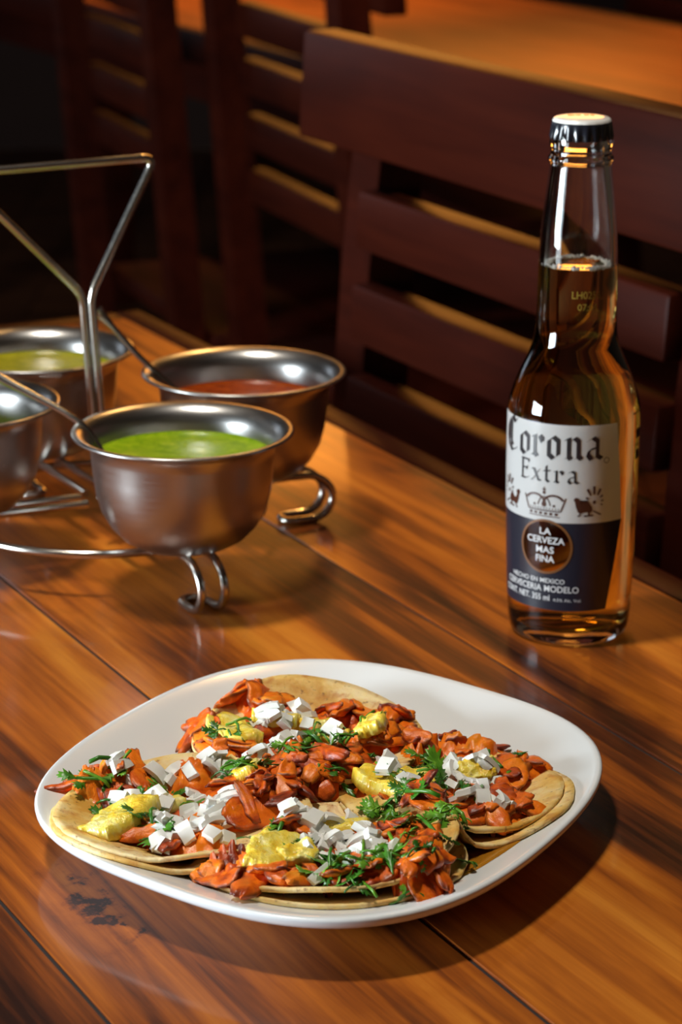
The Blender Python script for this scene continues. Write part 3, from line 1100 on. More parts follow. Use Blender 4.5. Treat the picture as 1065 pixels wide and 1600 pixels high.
TP = {
'L_meat': [(-0.1013,0.9031),(-0.0746,0.8635),(-0.0695,0.8579),(-0.0623,0.8540),(-0.0545,0.8607),(-0.0479,0.8692),(-0.0413,0.8809),(-0.0345,0.8927),(-0.0274,0.8988),(-0.0224,0.8939),(-0.0180,0.8921),(-0.0361,0.8704),(-0.0281,0.8814),(-0.0454,0.8927),(-0.0318,0.8850),(-0.0814,0.9049),(-0.0918,0.9111),(-0.0674,0.8779),(-0.0554,0.8779),(-0.0851,0.8897)],
'L_pine': [(-0.0817,0.8655),(-0.0676,0.8825),(-0.0359,0.8994)],
'L_on': [(-0.0777,0.8974),(-0.0716,0.9067),(-0.0644,0.9086),(-0.0569,0.9067),(-0.0510,0.9118),(-0.0459,0.9067),(-0.0783,0.8834),(-0.0677,0.8852),(-0.0609,0.8912),(-0.0548,0.8912),(-0.0473,0.8852),(-0.0432,0.8733),(-0.0399,0.8792),(-0.0621,0.8733),(-0.0576,0.8762),(-0.0645,0.8559),(-0.0663,0.8475),(-0.0617,0.8588),(-0.0572,0.8503),(-0.0529,0.8559),(-0.0483,0.8559),(-0.0457,0.8503),(-0.0634,0.8634),(-0.0506,0.8692),(-0.0730,0.8762),(-0.0439,0.8634)],
'L_cil': [(-0.0875,0.8785),(-0.0835,0.8875),(-0.0924,0.8936),(-0.0823,0.9028),(-0.0688,0.8668),(-0.0692,0.8553),(-0.0675,0.8997),(-0.0724,0.8845),(-0.0445,0.9028),(-0.0407,0.8997),(-0.0669,0.8726),(-0.0555,0.8815)],
'B_meat': [(-0.0586,0.9592),(-0.0528,0.9456),(-0.0509,0.9324),(-0.0435,0.9356),(-0.0410,0.9926),(-0.0335,0.9803),(-0.0230,0.9825),(0.0072,0.9796),(-0.0033,0.9782),(0.0214,0.9662),(0.0168,0.9572),(0.0257,0.9641),(0.0196,0.9423),(0.0069,0.9356),(-0.0031,0.9258),(-0.0130,0.9194),(-0.0231,0.9258),(-0.0304,0.9194),(-0.0202,0.9068),(-0.0104,0.9037),(-0.0006,0.9068),(0.0068,0.9194),(-0.0079,0.8975),(-0.0263,0.9558),(-0.0083,0.9558),(0.0071,0.9558),(-0.0184,0.9423),(-0.0392,0.9558)],
'B_pine': [(-0.0427,0.9502),(-0.0264,0.9606),(-0.0122,0.9606),(0.0120,0.9420),(-0.0032,0.9468)],
'B_on': [(-0.0340,0.9587),(-0.0288,0.9552),(-0.0238,0.9587),(-0.0200,0.9657),(-0.0173,0.9552),(-0.0311,0.9448),(-0.0259,0.9414),(-0.0209,0.9448),(-0.0331,0.9280),(-0.0282,0.9314),(-0.0231,0.9280),(-0.0366,0.9228),(-0.0315,0.9182),(-0.0195,0.9347),(-0.0019,0.9448),(-0.0163,0.9729)],
'B_cil': [(-0.0413,0.9474),(-0.0389,0.9372),(-0.0343,0.9683),(-0.0230,0.9239),(-0.0156,0.9272),(-0.0129,0.9142),(-0.0081,0.9305),(-0.0031,0.9372),(0.0019,0.9439),(-0.0058,0.9542),(-0.0006,0.9239),(-0.0158,0.9406),(-0.0108,0.9508),(0.0031,0.9305),(-0.0203,0.9142),(-0.0018,0.8984),(-0.0105,0.9207),(0.0070,0.9474),(-0.0287,0.9059)],
'R_meat': [(0.0445,0.9589),(0.0585,0.9555),(0.0311,0.9420),(0.0103,0.8946),(0.0164,0.8946),(0.0410,0.9038),(0.0479,0.8946),(0.0548,0.8886),(0.0633,0.8886),(0.0678,0.8838),(0.0400,0.8797),(0.0494,0.8768),(0.0302,0.8710),(0.0588,0.8739),(0.0709,0.9309),(0.0627,0.9194),(0.0515,0.9194),(0.0473,0.9355),(0.0287,0.9007),(0.0366,0.9194)],
'R_pine': [(0.0187,0.8940),(0.0307,0.8903),(0.0524,0.9138)],
'R_on': [(0.0149,0.9131),(0.0227,0.9118),(0.0289,0.9106),(0.0259,0.8919),(0.0403,0.9215),(0.0452,0.9182),(0.0504,0.9247),(0.0509,0.9087),(0.0446,0.9055),(0.0418,0.8962),(0.0507,0.8962),(0.0491,0.8822),(0.0550,0.9169),(0.0611,0.8950),(0.0577,0.8780),(0.0611,0.8762),(0.0411,0.9087),(0.0468,0.8993),(0.0519,0.8810)],
'R_cil': [(0.0340,0.9174),(0.0376,0.9142),(0.0318,0.9271),(0.0214,0.9048),(0.0261,0.8985),(0.0188,0.8955),(0.0380,0.8924),(0.0501,0.8924),(0.0618,0.9271),(0.0587,0.9174),(0.0552,0.8985),(0.0428,0.8628),(0.0402,0.8570),(0.0300,0.8685),(0.0255,0.8744),(0.0631,0.9079),(0.0207,0.8715),(0.0361,0.9066)],
'F_meat': [(-0.0436,0.8274),(-0.0345,0.8274),(-0.0276,0.8222),(-0.0185,0.8170),(-0.0118,0.8222),(-0.0028,0.8301),(-0.0142,0.8327),(0.0039,0.8170),(0.0129,0.8196),(0.0241,0.8170),(0.0307,0.8144),(0.0353,0.8196),(0.0199,0.8301),(0.0290,0.8327),(0.0273,0.8518),(0.0247,0.8408),(0.0063,0.8327),(0.0132,0.8435),(-0.0029,0.8463),(-0.0212,0.8408),(0.0181,0.8574),(0.0064,0.8574),(-0.0123,0.8574),(-0.0302,0.8327)],
'F_pine': [(-0.0245,0.8354),(-0.0153,0.8327),(0.0006,0.8662)],
'F_on': [(-0.0181,0.8582),(-0.0147,0.8640),(-0.0099,0.8600),(-0.0065,0.8669),(-0.0029,0.8600),(-0.0144,0.8497),(-0.0098,0.8469),(-0.0052,0.8497),(-0.0006,0.8469),(-0.0074,0.8386),(-0.0040,0.8331),(0.0017,0.8386),(0.0064,0.8611),(0.0087,0.8525),(0.0109,0.8469),(0.0052,0.8469),(0.0063,0.8359),(0.0096,0.8331),(0.0131,0.8386),(0.0040,0.8288),(0.0084,0.8251),(0.0130,0.8277),(0.0153,0.8331),(-0.0079,0.8161),(-0.0122,0.8565),(0.0006,0.8525),(0.0029,0.8669)],
'F_cil': [(-0.0236,0.8464),(-0.0191,0.8492),(-0.0143,0.8408),(0.0112,0.8721),(0.0159,0.8692),(-0.0006,0.8246),(-0.0050,0.8219),(0.0039,0.8193),(0.0199,0.8353),(0.0248,0.8464),(0.0195,0.8140),(0.0227,0.8114),(0.0276,0.8246),(0.0372,0.8408),(0.0151,0.8193),(0.0181,0.8605),(-0.0028,0.8353),(0.0061,0.8140),(0.0028,0.8114)],

}


def fold(z0, kf, kb, ku, tu=0.0, tv=0.0, cap=0.03):
    """z0 lowest point; kf / kb lift of the front (v=-1) and back (v=+1) edges; ku of both ends; tu, tv tilts"""
    def f(u, v):
        r2 = u * u + v * v
        z = z0 + (kf if v < 0 else kb) * abs(v) ** 2.2 + (ku if not isinstance(ku, tuple) else ku[0 if u < 0 else 1]) * abs(u) ** 2.4 + tu * u + tv * v
        return min(z, z0 + cap)
    return f


TACOS = [
    # key, centre, a, b, yaw, lower shape, upper shape, label
    ('F', (-0.0040, 0.8470), 0.0475, 0.0415, 0.03, fold(0.0085, 0.010, 0.010, (0.006, 0.012)), fold(0.0115, 0.014, 0.010, (0.007, 0.020)), 'taco nearest the camera, diced onion heap and orange pork at its front'),
    ('L', (-0.0590, 0.8740), 0.0490, 0.0425, 0.05, fold(0.0085, 0.012, 0.016, (0.013, 0.006), tu=0.003), fold(0.0115, 0.014, 0.019, (0.017, 0.009), tu=0.004), 'leftmost taco with a large yellow pineapple chunk and big onion flakes'),
    ('R', (0.0400, 0.9060), 0.0460, 0.0490, 0.12, fold(0.0100, 0.009, 0.004, 0.004), fold(0.0130, 0.010, 0.004, 0.004), 'rightmost taco with bare tortilla showing at its right end'),
    ('B', (-0.0130, 0.9520), 0.0475, 0.0525, 0.10, fold(0.0110, 0.008, 0.015, 0.004), fold(0.0140, 0.011, 0.016, 0.007), 'rearmost taco with a heap of chopped green cilantro on it'),
]
roots = {}
ctr_ = {}
for key, C, a, b, yaw, lo, up, label in TACOS:
    t = empty('taco', (C[0], C[1], plate_z(*C)))
    tag(t, label, 'taco', 'tacos on the white plate')
    roots[key] = t
    ctr_[key] = C
    sd = {'F': 1.0, 'L': 5.0, 'R': 9.0, 'B': 13.0}[key]
    dx = {'F': (0.002, -0.003), 'L': (0.0005, -0.0015), 'R': (0.003, -0.004), 'B': (0.0, 0.002)}[key]
    tortilla(t, (C[0] + dx[0], C[1] + dx[1]), a, b, yaw, lo, sd)
    tortilla(t, C, a * 0.975, b * 0.975, yaw, up, sd + 2.5)
# a first bed of meat, then pineapple, cilantro and onion
for key, C, a, b, yaw, lo, up, label in TACOS:
    t = roots[key]
    rnd = random.Random({'F': 11, 'L': 22, 'R': 33, 'B': 44}[key])
    shr = lambda P, k=0.86: [(C[0] + (x - C[0]) * k, C[1] + 0.002 + (y - C[1] - 0.002) * k) for x, y in P]
    mp_ = shr(TP[key + '_meat'], 0.97)
    meat_heap(t, shr(TP[key + '_meat'], 0.84) + shr(TP[key + '_on'][::3], 0.9) + shr(TP[key + '_pine'], 0.9), rnd.random() * 50, 0.0068)
    for rep in range(3):
        for X, Y in (mp_ if rep < 2 else mp_[::2]):
            drop(rnd.choice(MEAT), t, X + rnd.gauss(0, 0.0025), Y + rnd.gauss(0, 0.0025), rnd.uniform(-0.7, 0.7) + (0 if rnd.random() < 0.75 else 1.4), rnd, jt=0.16, scale=rnd.uniform(0.75, 1.05) if rep == 0 else rnd.uniform(0.45, 0.75), embed=0.38, pct=62)
    for k, (X, Y) in enumerate(TP[key + '_pine']):
        yaw_p = rnd.uniform(-0.3, 0.3)
        big = {'F0': (3, .85), 'L0': (3, 0.95), 'R0': (0, 1.0), 'B0': (0, 0.95), 'R1': (0, 1.0)}.get(key + str(k))
        drop(PINE[big[0]] if big else PINE[rnd.choice((1, 2))], t, X, Y, yaw_p, rnd, jt=0.06, scale=big[1] if big else rnd.uniform(0.7, 0.95), embed=0.3, pct=60)
    cil = TP[key + '_cil']
    on = TP[key + '_on']
    for rep in range(2):
        for X, Y in cil:
            me = rnd.choice(LEAF) if rnd.random() < 0.82 else rnd.choice(STEM)
            drop(me, t, X + rnd.gauss(0, 0.0022 + 0.002 * rep), Y + rnd.gauss(0, 0.003), rnd.uniform(0, 6.28), rnd, jt=0.35, scale=rnd.uniform(0.75, 1.15), pct=65, embed=-0.2, stamp=0.5)
    for rep in range(3):
        for X, Y in on:
            if rep and (rnd.random() < 0.22 or Y < 0.826):
                continue
            drop(rnd.choice(ONION if key == 'L' else ONION[:7]), t, X + rnd.gauss(0, 0.0012 + 0.002 * rep), Y + rnd.gauss(0, 0.002), rnd.uniform(0, 6.28), rnd, jt=0.45, scale=rnd.uniform(0.85, 1.22), pct=62, embed=0.0, maxtilt=1.1, stamp=0.7)
    for X, Y in cil[::2]:
        drop(rnd.choice(LEAF), t, X + rnd.gauss(0, 0.004), Y + rnd.gauss(0, 0.003), rnd.uniform(0, 6.28), rnd, jt=0.4, scale=rnd.uniform(0.5, 0.8), pct=70, embed=-0.2, stamp=0.4)

# ------------------------------------------------------------------ salsa caddy
CC = Vector((-0.1208, 1.261, 0))
CUPS = {'G': (-0.0755, 1.178), 'R': (-0.0505, 1.294), 'LB': (-0.1644, 1.342), 'LF': (-0.1927, 1.2298)}
cad = empty('salsa_caddy', CC)
tag(cad, 'bent steel wire caddy with triangular handle holding four salsa cups', 'caddy')
WR = 0.0021
ring = [(0.081 * math.cos(2 * math.pi * k / 72), 0.081 * math.sin(2 * math.pi * k / 72), 0.0226) for k in range(72)]
tube('base_ring', ring, WR, M['wire'], cad, 10, True)
for key, (x, y) in CUPS.items():
    d = (Vector((x, y, 0)) - CC).normalized()
    s = Vector((-d.y, d.x, 0))
    prof = [(0.012, 0.0268), (0.060, 0.0268), (0.104, 0.0268), (0.1155, 0.0255), (0.1235, 0.0195), (0.1255, 0.0125), (0.1225, 0.0058), (0.1165, 0.0026), (0.106, 0.0022)]
    off = 0.0062
    path = [d * r + s * off + Vector((0, 0, z)) for r, z in prof]
    path += [d * 0.1005 + s * off * 0.75 + Vector((0, 0, 0.0022)), d * 0.0985 + Vector((0, 0, 0.0022)), d * 0.1005 - s * off * 0.75 + Vector((0, 0, 0.0022))]
    path += [d * r - s * off + Vector((0, 0, z)) for r, z in prof[::-1]]
    tube('leg', smooth_path(path, 5), WR, M['wire'], cad, 10)
# twin post that opens into the triangular handle
jn = Vector((-0.1278, 1.261, 0.1336)) - CC
rc = Vector((-0.0926, 1.275, 0.2006)) - CC
lc = Vector((-0.1861, 1.235, 0.1991)) - CC


def corner(a, b, c, r=0.006, k=5):
    """rounded corner at b"""
    p0 = b + (a - b).normalized() * r
    p1 = b + (c - b).normalized() * r
    return [p0.lerp(b, t / k).lerp(b.lerp(p1, t / k), t / k) for t in range(k + 1)]


o2 = Vector((0.0022, 0.0, 0))
base_r = Vector((0.0012, 0, 0.0268))
base_l = Vector((-0.0032, 0, 0.0268))
path = [base_r] + corner(base_r, jn + o2, rc) + corner(jn + o2, rc, lc, 0.008) + corner(rc, lc, jn - o2, 0.008) + corner(lc, jn - o2, base_l) + [base_l]
tube('handle', path, WR * 1.04, M['wire'], cad, 12)

CUP_OUT = [(0.0, 0.0291), (0.018, 0.0291), (0.0235, 0.0300), (0.0300, 0.0338), (0.0355, 0.0397), (0.0397, 0.0475), (0.0420, 0.0560), (0.0433, 0.0660), (0.0440, 0.0755), (0.0448, 0.0798), (0.0470, 0.0830), (0.0500, 0.0853), (0.0520, 0.0860), (0.0528, 0.0856), (0.0530, 0.0848), (0.0526, 0.0842)]
CUP_IN = [(0.0520, 0.0848), (0.0500, 0.0843), (0.0468, 0.0820), (0.0444, 0.0790), (0.0431, 0.0755), (0.0424, 0.0660), (0.0411, 0.0560), (0.0388, 0.0480), (0.0348, 0.0405), (0.0295, 0.0348), (0.0232, 0.0312), (0.018, 0.0303), (0, 0.0303)]
# the visible top face of the lip lies between the two: put it as one closed profile
LIP = CUP_OUT[:13] + [(0.0530, 0.0855), (0.0533, 0.0846), (0.0527, 0.0838)]
CUP_LABEL = {'G': 'steel cup of bright green salsa, nearest of the four in the caddy', 'R': 'steel cup of red salsa at the right of the caddy', 'LB': 'steel cup of olive green salsa behind the caddy handle', 'LF': 'steel salsa cup cut off by the left edge of the picture'}
LEVEL = {'G': (0.0725, 'green_salsa'), 'R': (0.0690, 'red_salsa'), 'LB': (0.0735, 'olive_salsa'), 'LF': (0.0620, 'green_salsa')}


def cup_profile():
    out = list(CUP_OUT[:11])
    out += [(0.0502, 0.0846), (0.0520, 0.0851), (0.0529, 0.0848), (0.0532, 0.0853), (0.0530, 0.0860), (0.0522, 0.0864), (0.0500, 0.0860), (0.0472, 0.0842), (0.0448, 0.0812), (0.0434, 0.0772)]
    out += CUP_IN[5:]
    return out


for key, (x, y) in CUPS.items():
    t = empty('salsa_cup', (x, y, 0.0289))
    tag(t, CUP_LABEL[key], 'cup', 'salsa cups in the caddy')
    o = lathe('cup_body', [(r, z - 0.0289) for r, z in cup_profile()], M['steel'], t, 96)
    lv, mt = LEVEL[key]
    rr = None
    pr = sorted([(z, r) for r, z in CUP_IN])
    for (z0, r0), (z1, r1) in zip(pr[:-1], pr[1:]):
        if z0 <= lv <= z1:
            rr = r0 + (r1 - r0) * (lv - z0) / max(z1 - z0, 1e-9)
    lv -= 0.0289
    sal = [(0, lv), (rr * 0.5, lv), (rr * 0.85, lv + 0.0001), (rr * 0.97, lv + 0.0004), (rr * 0.999, lv + 0.0012), (rr * 0.999, lv - 0.004), (rr * 0.93, lv - 0.012), (0, lv - 0.012)]
    s = lathe('salsa', sal, M[mt], t, 72)
    s['label'] = {'green_salsa': 'bright green salsa', 'red_salsa': 'dark red salsa', 'olive_salsa': 'olive green salsa'}[mt]


def spoon(pts, bowl_dir, label):
    t = empty('spoon', pts[-1])
    tag(t, label, 'spoon')
    P = [Vector(p) - t.location for p in pts]
    path = smooth_path(P, 8)
    m = len(path)
    rads = [0.0036 - 0.0020 * min(1, 2.5 * i / m) for i in range(m)]
    rads[0] = 0.0024
    tube('handle', path, rads, M['wire'], t, 10)
    # bowl: shallow oval dish
    d = (path[-1] - path[-2]).normalized()
    side = d.cross(Vector((0, 0, 1))).normalized()
    up = side.cross(d).normalized()
    vs_, fs = [], []
    nr, ns = 5, 20
    for sgn in (1, -1):
        for i in range(nr + 1):
            q = i / nr
            for k in range(ns):
                a = 2 * math.pi * k / ns
                x, y = q * math.cos(a), q * math.sin(a)
                vs_.append(path[-1] + d * (0.014 + 0.016 * x) + side * 0.010 * y * (1 - 0.15 * x) + up * (0.005 * (q * q - 1) + sgn * 0.0005))
    h = (nr + 1) * ns
    for i in range(nr):
        for k in range(ns):
            k2 = (k + 1) % ns
            fs.append((i * ns + k, (i + 1) * ns + k, (i + 1) * ns + k2, i * ns + k2))
            fs.append((h + i * ns + k, h + i * ns + k2, h + (i + 1) * ns + k2, h + (i + 1) * ns + k))
    for k in range(ns):
        k2 = (k + 1) % ns
        fs.append((nr * ns + k, h + nr * ns + k, h + nr * ns + k2, nr * ns + k2))
    mesh('bowl', vs_, fs, M['wire'], t)
    return t


spoon([(-0.1268, 1.300, 0.1170), (-0.1215, 1.299, 0.1115), (-0.1020, 1.294, 0.0905), (-0.0760, 1.2895, 0.0680)], None, 'small steel spoon leaning in the red salsa cup')
spoon([(-0.2050, 1.212, 0.1260), (-0.1646, 1.200, 0.1058), (-0.1290, 1.1890, 0.0890), (-0.1170, 1.1855, 0.0765), (-0.1120, 1.184, 0.0640)], None, 'steel spoon resting in the nearest green salsa cup')

# ------------------------------------------------------------------ beer bottle
BX, BY = 0.1070, 1.1375
bot = empty('beer_bottle', (BX, BY, 0))
tag(bot, 'clear glass beer bottle with white and navy label, two thirds full', 'bottle')
OUT = [(0.0, 0.0028), (0.014, 0.0024), (0.020, 0.0008), (0.0235, 0.0), (0.0262, 0.0010), (0.0278, 0.0040), (0.0285, 0.0090), (0.0288, 0.0145), (0.0292, 0.0250), (0.0295, 0.034), (0.0299, 0.050), (0.0302, 0.0627), (0.0304, 0.080), (0.0304, 0.095), (0.0303, 0.1065), (0.0299, 0.1115), (0.0291, 0.1150), (0.0277, 0.1195), (0.0252, 0.1257), (0.0229, 0.1305), (0.0208, 0.1355), (0.0193, 0.1405), (0.0185, 0.1458), (0.0182, 0.1529), (0.0181, 0.163), (0.0179, 0.1751), (0.0174, 0.186), (0.0167, 0.1950), (0.0153, 0.2074), (0.0142, 0.2170), (0.0138, 0.2208), (0.0141, 0.2214), (0.0146, 0.2221), (0.0146, 0.2234), (0.0141, 0.2242), (0.0137, 0.2250), (0.0136, 0.2275), (0.0141, 0.2285), (0.0142, 0.2305), (0.0138, 0.2330), (0.0130, 0.2365), (0.0115, 0.2378)]


def out_r(z):
    pr = OUT[3:]
    for (r0, z0), (r1, z1) in zip(pr[:-1], pr[1:]):
        if z0 <= z <= z1:
            return r0 + (r1 - r0) * (z - z0) / max(z1 - z0, 1e-9)
    return 0.0304


IN = [(0.0098, 0.2378), (0.0100, 0.2330), (0.0104, 0.2250), (0.0112, 0.2170), (0.0125, 0.2074), (0.0140, 0.1950), (0.0148, 0.186), (0.0153, 0.1751), (0.0156, 0.163), (0.0157, 0.1529), (0.0159, 0.1458), (0.0166, 0.1405), (0.0180, 0.1355), (0.0201, 0.1305), (0.0224, 0.1257), (0.0250, 0.1195), (0.0264, 0.1150), (0.0273, 0.1115), (0.0277, 0.1065), (0.0279, 0.095), (0.0279, 0.080), (0.0277, 0.0627), (0.0274, 0.050), (0.0270, 0.034), (0.0266, 0.025), (0.0260, 0.0145), (0.0245, 0.0085), (0.0205, 0.0062), (0.012, 0.0068), (0, 0.0072)]


def dense(prof, k=3):
    P = smooth_path([(r, 0, z) for r, z in prof], k)
    return [(max(p.x, 0.0), p.z) for p in P]


def glass_mat():
    m, t, b = nt('clear_flint_glass')
    b.inputs['Base Color'].default_value = (0.97, 0.985, 0.975, 1)
    b.inputs['Roughness'].default_value = 0.0
    b.inputs['Transmission Weight'].default_value = 1.0
    b.inputs['IOR'].default_value = 1.5
    return m


def beer_mat(ior=0.893):
    m, t, b = nt('amber_lager')
    b.inputs['Base Color'].default_value = (1.0, 0.80, 0.27, 1)
    b.inputs['Roughness'].default_value = 0.0
    b.inputs['Transmission Weight'].default_value = 1.0
    b.inputs['IOR'].default_value = ior
    return m


M['glass'] = glass_mat()
M['beer'] = beer_mat()
M['beer_top'] = beer_mat(1.34)
# glass: outer skin plus the inner wall of the air space; the beer meets the glass directly below its level
LV = 0.1748
cav = [(0.0, 0.2370), (0.0098, 0.2370)] + dense([(r, z) for r, z in IN if LV + 0.001 < z < 0.2378], 2) + [(0.01535, LV)]
v1, f1 = lathe_data([(max(r, 0.0), z) for r, z in dense(OUT, 2)] + [(0.0, 0.2378)], 96)
v2, f2 = lathe_data(cav, 96)


def oriented(verts, faces, outward):
    bm = bmesh.new()
    bv = [bm.verts.new(v) for v in verts]
    for f in faces:
        bm.faces.new([bv[i] for i in f])
    bmesh.ops.recalc_face_normals(bm, faces=bm.faces)
    bm.normal_update()
    big = max(bm.faces, key=lambda f: f.calc_area())
    c = big.calc_center_median()
    pos = big.normal.dot(Vector((c.x, c.y, 0))) > 0
    if pos != outward:
        bmesh.ops.reverse_faces(bm, faces=bm.faces)
    bm.verts.index_update()
    out = [tuple(v.co) for v in bm.verts], [[v.index for v in f.verts] for f in bm.faces]
    bm.free()
    return out


v1, f1 = oriented(v1, f1, True)
v2, f2 = oriented(v2, f2, False)
mesh('glass_body', v1 + v2, f1 + [[i + len(v1) for i in f] for f in f2], M['glass'], bot)
side = [(0.01535, LV)] + dense([(r, z) for r, z in IN if z < LV - 0.002], 2)
vb, fb_ = lathe_data([(r if r > 0.0002 else 0.0, z) for r, z in side], 96)
vb, fb_ = oriented(vb, fb_, True)
topv, topf = lathe_data([(0.0, LV - 0.0004), (0.012, LV - 0.0004), (0.0143, LV - 0.0002), (0.01535, LV)], 96)
bm = bmesh.new()
bv = [bm.verts.new(v) for v in topv]
for f in topf:
    bm.faces.new([bv[i] for i in f])
bm.normal_update()
if sum(f.normal.z for f in bm.faces) < 0:
    bmesh.ops.reverse_faces(bm, faces=bm.faces)
bm.verts.index_update()
topv = [tuple(v.co) for v in bm.verts]
topf = [[v.index for v in f.verts] for f in bm.faces]
bm.free()
mesh('beer', vb + topv, fb_ + [[i + len(vb) for i in f] for f in topf], None, bot, True, [M['beer'], M['beer_top']], [0] * len(fb_) + [1] * len(topf))
# ring of small foam bubbles on the beer
rnd = random.Random(5)
bm = bmesh.new()
for k in range(190):
    a = rnd.uniform(0, 2 * math.pi)
    rad = 0.0150 - abs(rnd.gauss(0, 0.0014))
    s = rnd.uniform(0.0004, 0.0010)
    bmesh.ops.create_icosphere(bm, subdivisions=1, radius=s, matrix=Matrix.Translation((rad * math.cos(a), rad * math.sin(a), 0.1752 + rnd.uniform(0, 0.0008))))
M['foam'] = plain('white_foam', (0.85, 0.82, 0.75), 0.2, coat=0.5)
fo = bm_obj('foam_ring', bm, M['foam'], bot, True)
fo['kind'] = 'stuff'

# crown cap: fluted skirt
M['cap_black'] = plain('black_cap_enamel', (0.012, 0.013, 0.02), 0.28, coat=0.5)
M['cap_white'] = plain('white_cap_enamel', (0.80, 0.79, 0.76), 0.3, coat=0.4)
vs_, fs, fm = [], [], []
nc = 21 * 8
rows = [(0.0138, 0.2318, 1.0), (0.0139, 0.2330, 0.9), (0.0137, 0.2352, 0.6), (0.0135, 0.2376, 0.25), (0.0132, 0.2394, 0.05), (0.0127, 0.2404, 0.0), (0.0119, 0.2409, 0), (0.009, 0.2411, 0), (0.004, 0.2412, 0)]
for r, z, am in rows:
    for k in range(nc):
        a = 2 * math.pi * k / nc
        rr = r + am * 0.00055 * math.cos(21 * a)
        vs_.append((rr * math.cos(a), rr * math.sin(a), z))
vs_.append((0, 0, 0.2412))
for i in range(len(rows) - 1):
    for k in range(nc):
        k2 = (k + 1) % nc
        fs.append((i * nc + k, i * nc + k2, (i + 1) * nc + k2, (i + 1) * nc + k))
        fm.append(1 if i >= 4 else 0)
for k in range(nc):
    fs.append(((len(rows) - 1) * nc + k, (len(rows) - 1) * nc + (k + 1) % nc, len(vs_) - 1))
    fm.append(1)
cap = mesh('crown_cap', vs_, fs, None, bot, True, [M['cap_black'], M['cap_white']], fm)
cap['label'] = 'fluted crown cap, black skirt and white top'

# --- printed label, wrapped on the bottle
EF = Vector((-BX, -BY, 0)).normalized()
ER = Vector((-EF.y, EF.x, 0))
if ER.x < 0:
    ER = -ER
PHC = R(-24)
LR = 0.0304


def wrap(s, z, off=0.0002):
    ph = PHC + s / LR
    r = out_r(z) + off
    p = (EF * math.cos(ph) + ER * math.sin(ph)) * r
    return (p.x, p.y, z)


def ink(name, col, rough=0.35, translucent=0.0):
    m, t, b = nt(name)
    b.inputs['Base Color'].default_value = (*col, 1)
    b.inputs['Roughness'].default_value = rough
    b.inputs['Coat Weight'].default_value = 0.3
    if translucent:
        tr = N(t, 'ShaderNodeBsdfTranslucent')
        tr.inputs[0].default_value = (*[c * 0.9 for c in col], 1)
        mx = N(t, 'ShaderNodeMixShader')
        mx.inputs[0].default_value = translucent
        t.links.new(b.outputs[0], mx.inputs[1])
        t.links.new(tr.outputs[0], mx.inputs[2])
        t.links.new(mx.outputs[0], t.nodes['Material Output'].inputs['Surface'])
    return m


M['ink_white'] = ink('white_label_print', (0.80, 0.82, 0.82), translucent=0.42)
M['ink_navy'] = ink('navy_label_print', (0.010, 0.013, 0.024))
M['ink_black'] = ink('black_lettering', (0.010, 0.010, 0.014))
M['ink_brown'] = ink('brown_emblem_print', (0.055, 0.016, 0.008))
M['ink_text'] = ink('pale_lettering', (0.62, 0.62, 0.62))
M['ink_gold'] = ink('bronze_line_print', (0.16, 0.06, 0.015), 0.4)
M['ink_code'] = ink('yellow_lot_code', (0.30, 0.22, 0.03))


def patch(name, lo, hi, z0, z1, mat, parent, off=0.0002, ns=60, nz=24, hole=None):
    vs_, fs = [], []
    for j in range(nz + 1):
        z = z0 + (z1 - z0) * j / nz
        for i in range(ns + 1):
            q = i / ns
            a, b = lo((z - z0) / (z1 - z0)), hi((z - z0) / (z1 - z0))
            vs_.append(wrap(a + (b - a) * q, z, off))
    for j in range(nz):
        for i in range(ns):
            if hole:
                z = z0 + (z1 - z0) * (j + 0.5) / nz
                q = (i + 0.5) / ns
                tt = (z - z0) / (z1 - z0)
                s = lo(tt) + (hi(tt) - lo(tt)) * q
                if (s - hole[0]) ** 2 + (z - hole[1]) ** 2 < hole[2] ** 2:
                    continue
            a = j * (ns + 1) + i
            fs.append((a, a + 1, a + ns + 2, a + ns + 1))
    return mesh(name, vs_, fs, mat, parent)


lab_w = patch('label', lambda t: -0.0385 + 0.0045 * t, lambda t: 0.0385 - 0.0045 * t, 0.0612, 0.1072, M['ink_white'], bot)
lab_w['label'] = 'white upper label'
MED = (0.0008, 0.0492, 0.0127)
lab_n = patch('label', lambda t: -0.0315 - 0.0072 * t, lambda t: 0.0315 + 0.0072 * t, 0.0186, 0.0612, M['ink_navy'], bot, ns=150, nz=90, hole=MED)
lab_n['label'] = 'dark navy lower label'


def ring_patch(name, c, r0, r1, mat, parent, off=0.0004, n=64):
    vs_, fs = [], []
    for k in range(n):
        a = 2 * math.pi * k / n
        for r in (r0, r1):
            vs_.append(wrap(c[0] + r * math.cos(a), c[1] + r * math.sin(a), off))
    for k in range(n):
        k2 = (k + 1) % n
        fs.append((2 * k, 2 * k + 1, 2 * k2 + 1, 2 * k2))
    return mesh(name, vs_, fs, mat, parent)


ring_patch('medallion_ring', MED, 0.0120, 0.0131, M['ink_gold'], lab_n)


def polys(name, polylist, mat, parent, off=0.0004):
    """flat polygons given in label millimetres, cut fine enough to follow the glass"""
    vs_, fs = [], []
    for P in polylist:
        bm = bmesh.new()
        f = bm.faces.new([bm.verts.new((x, y, 0)) for x, y in P])
        bmesh.ops.triangulate(bm, faces=[f])
        for xx in np.arange(math.floor(min(p[0] for p in P)), max(p[0] for p in P) + 1, 1.5):
            bmesh.ops.bisect_plane(bm, geom=bm.verts[:] + bm.edges[:] + bm.faces[:], plane_co=(float(xx), 0, 0), plane_no=(1, 0, 0))
        b0 = len(vs_)
        bm.verts.index_update()
        for v in bm.verts:
            vs_.append(wrap(v.co.x / 1000, v.co.y / 1000, off))
        for f in bm.faces:
            fs.append([b0 + v.index for v in f.verts])
        bm.free()
    return mesh(name, vs_, fs, mat, parent, smooth=False)


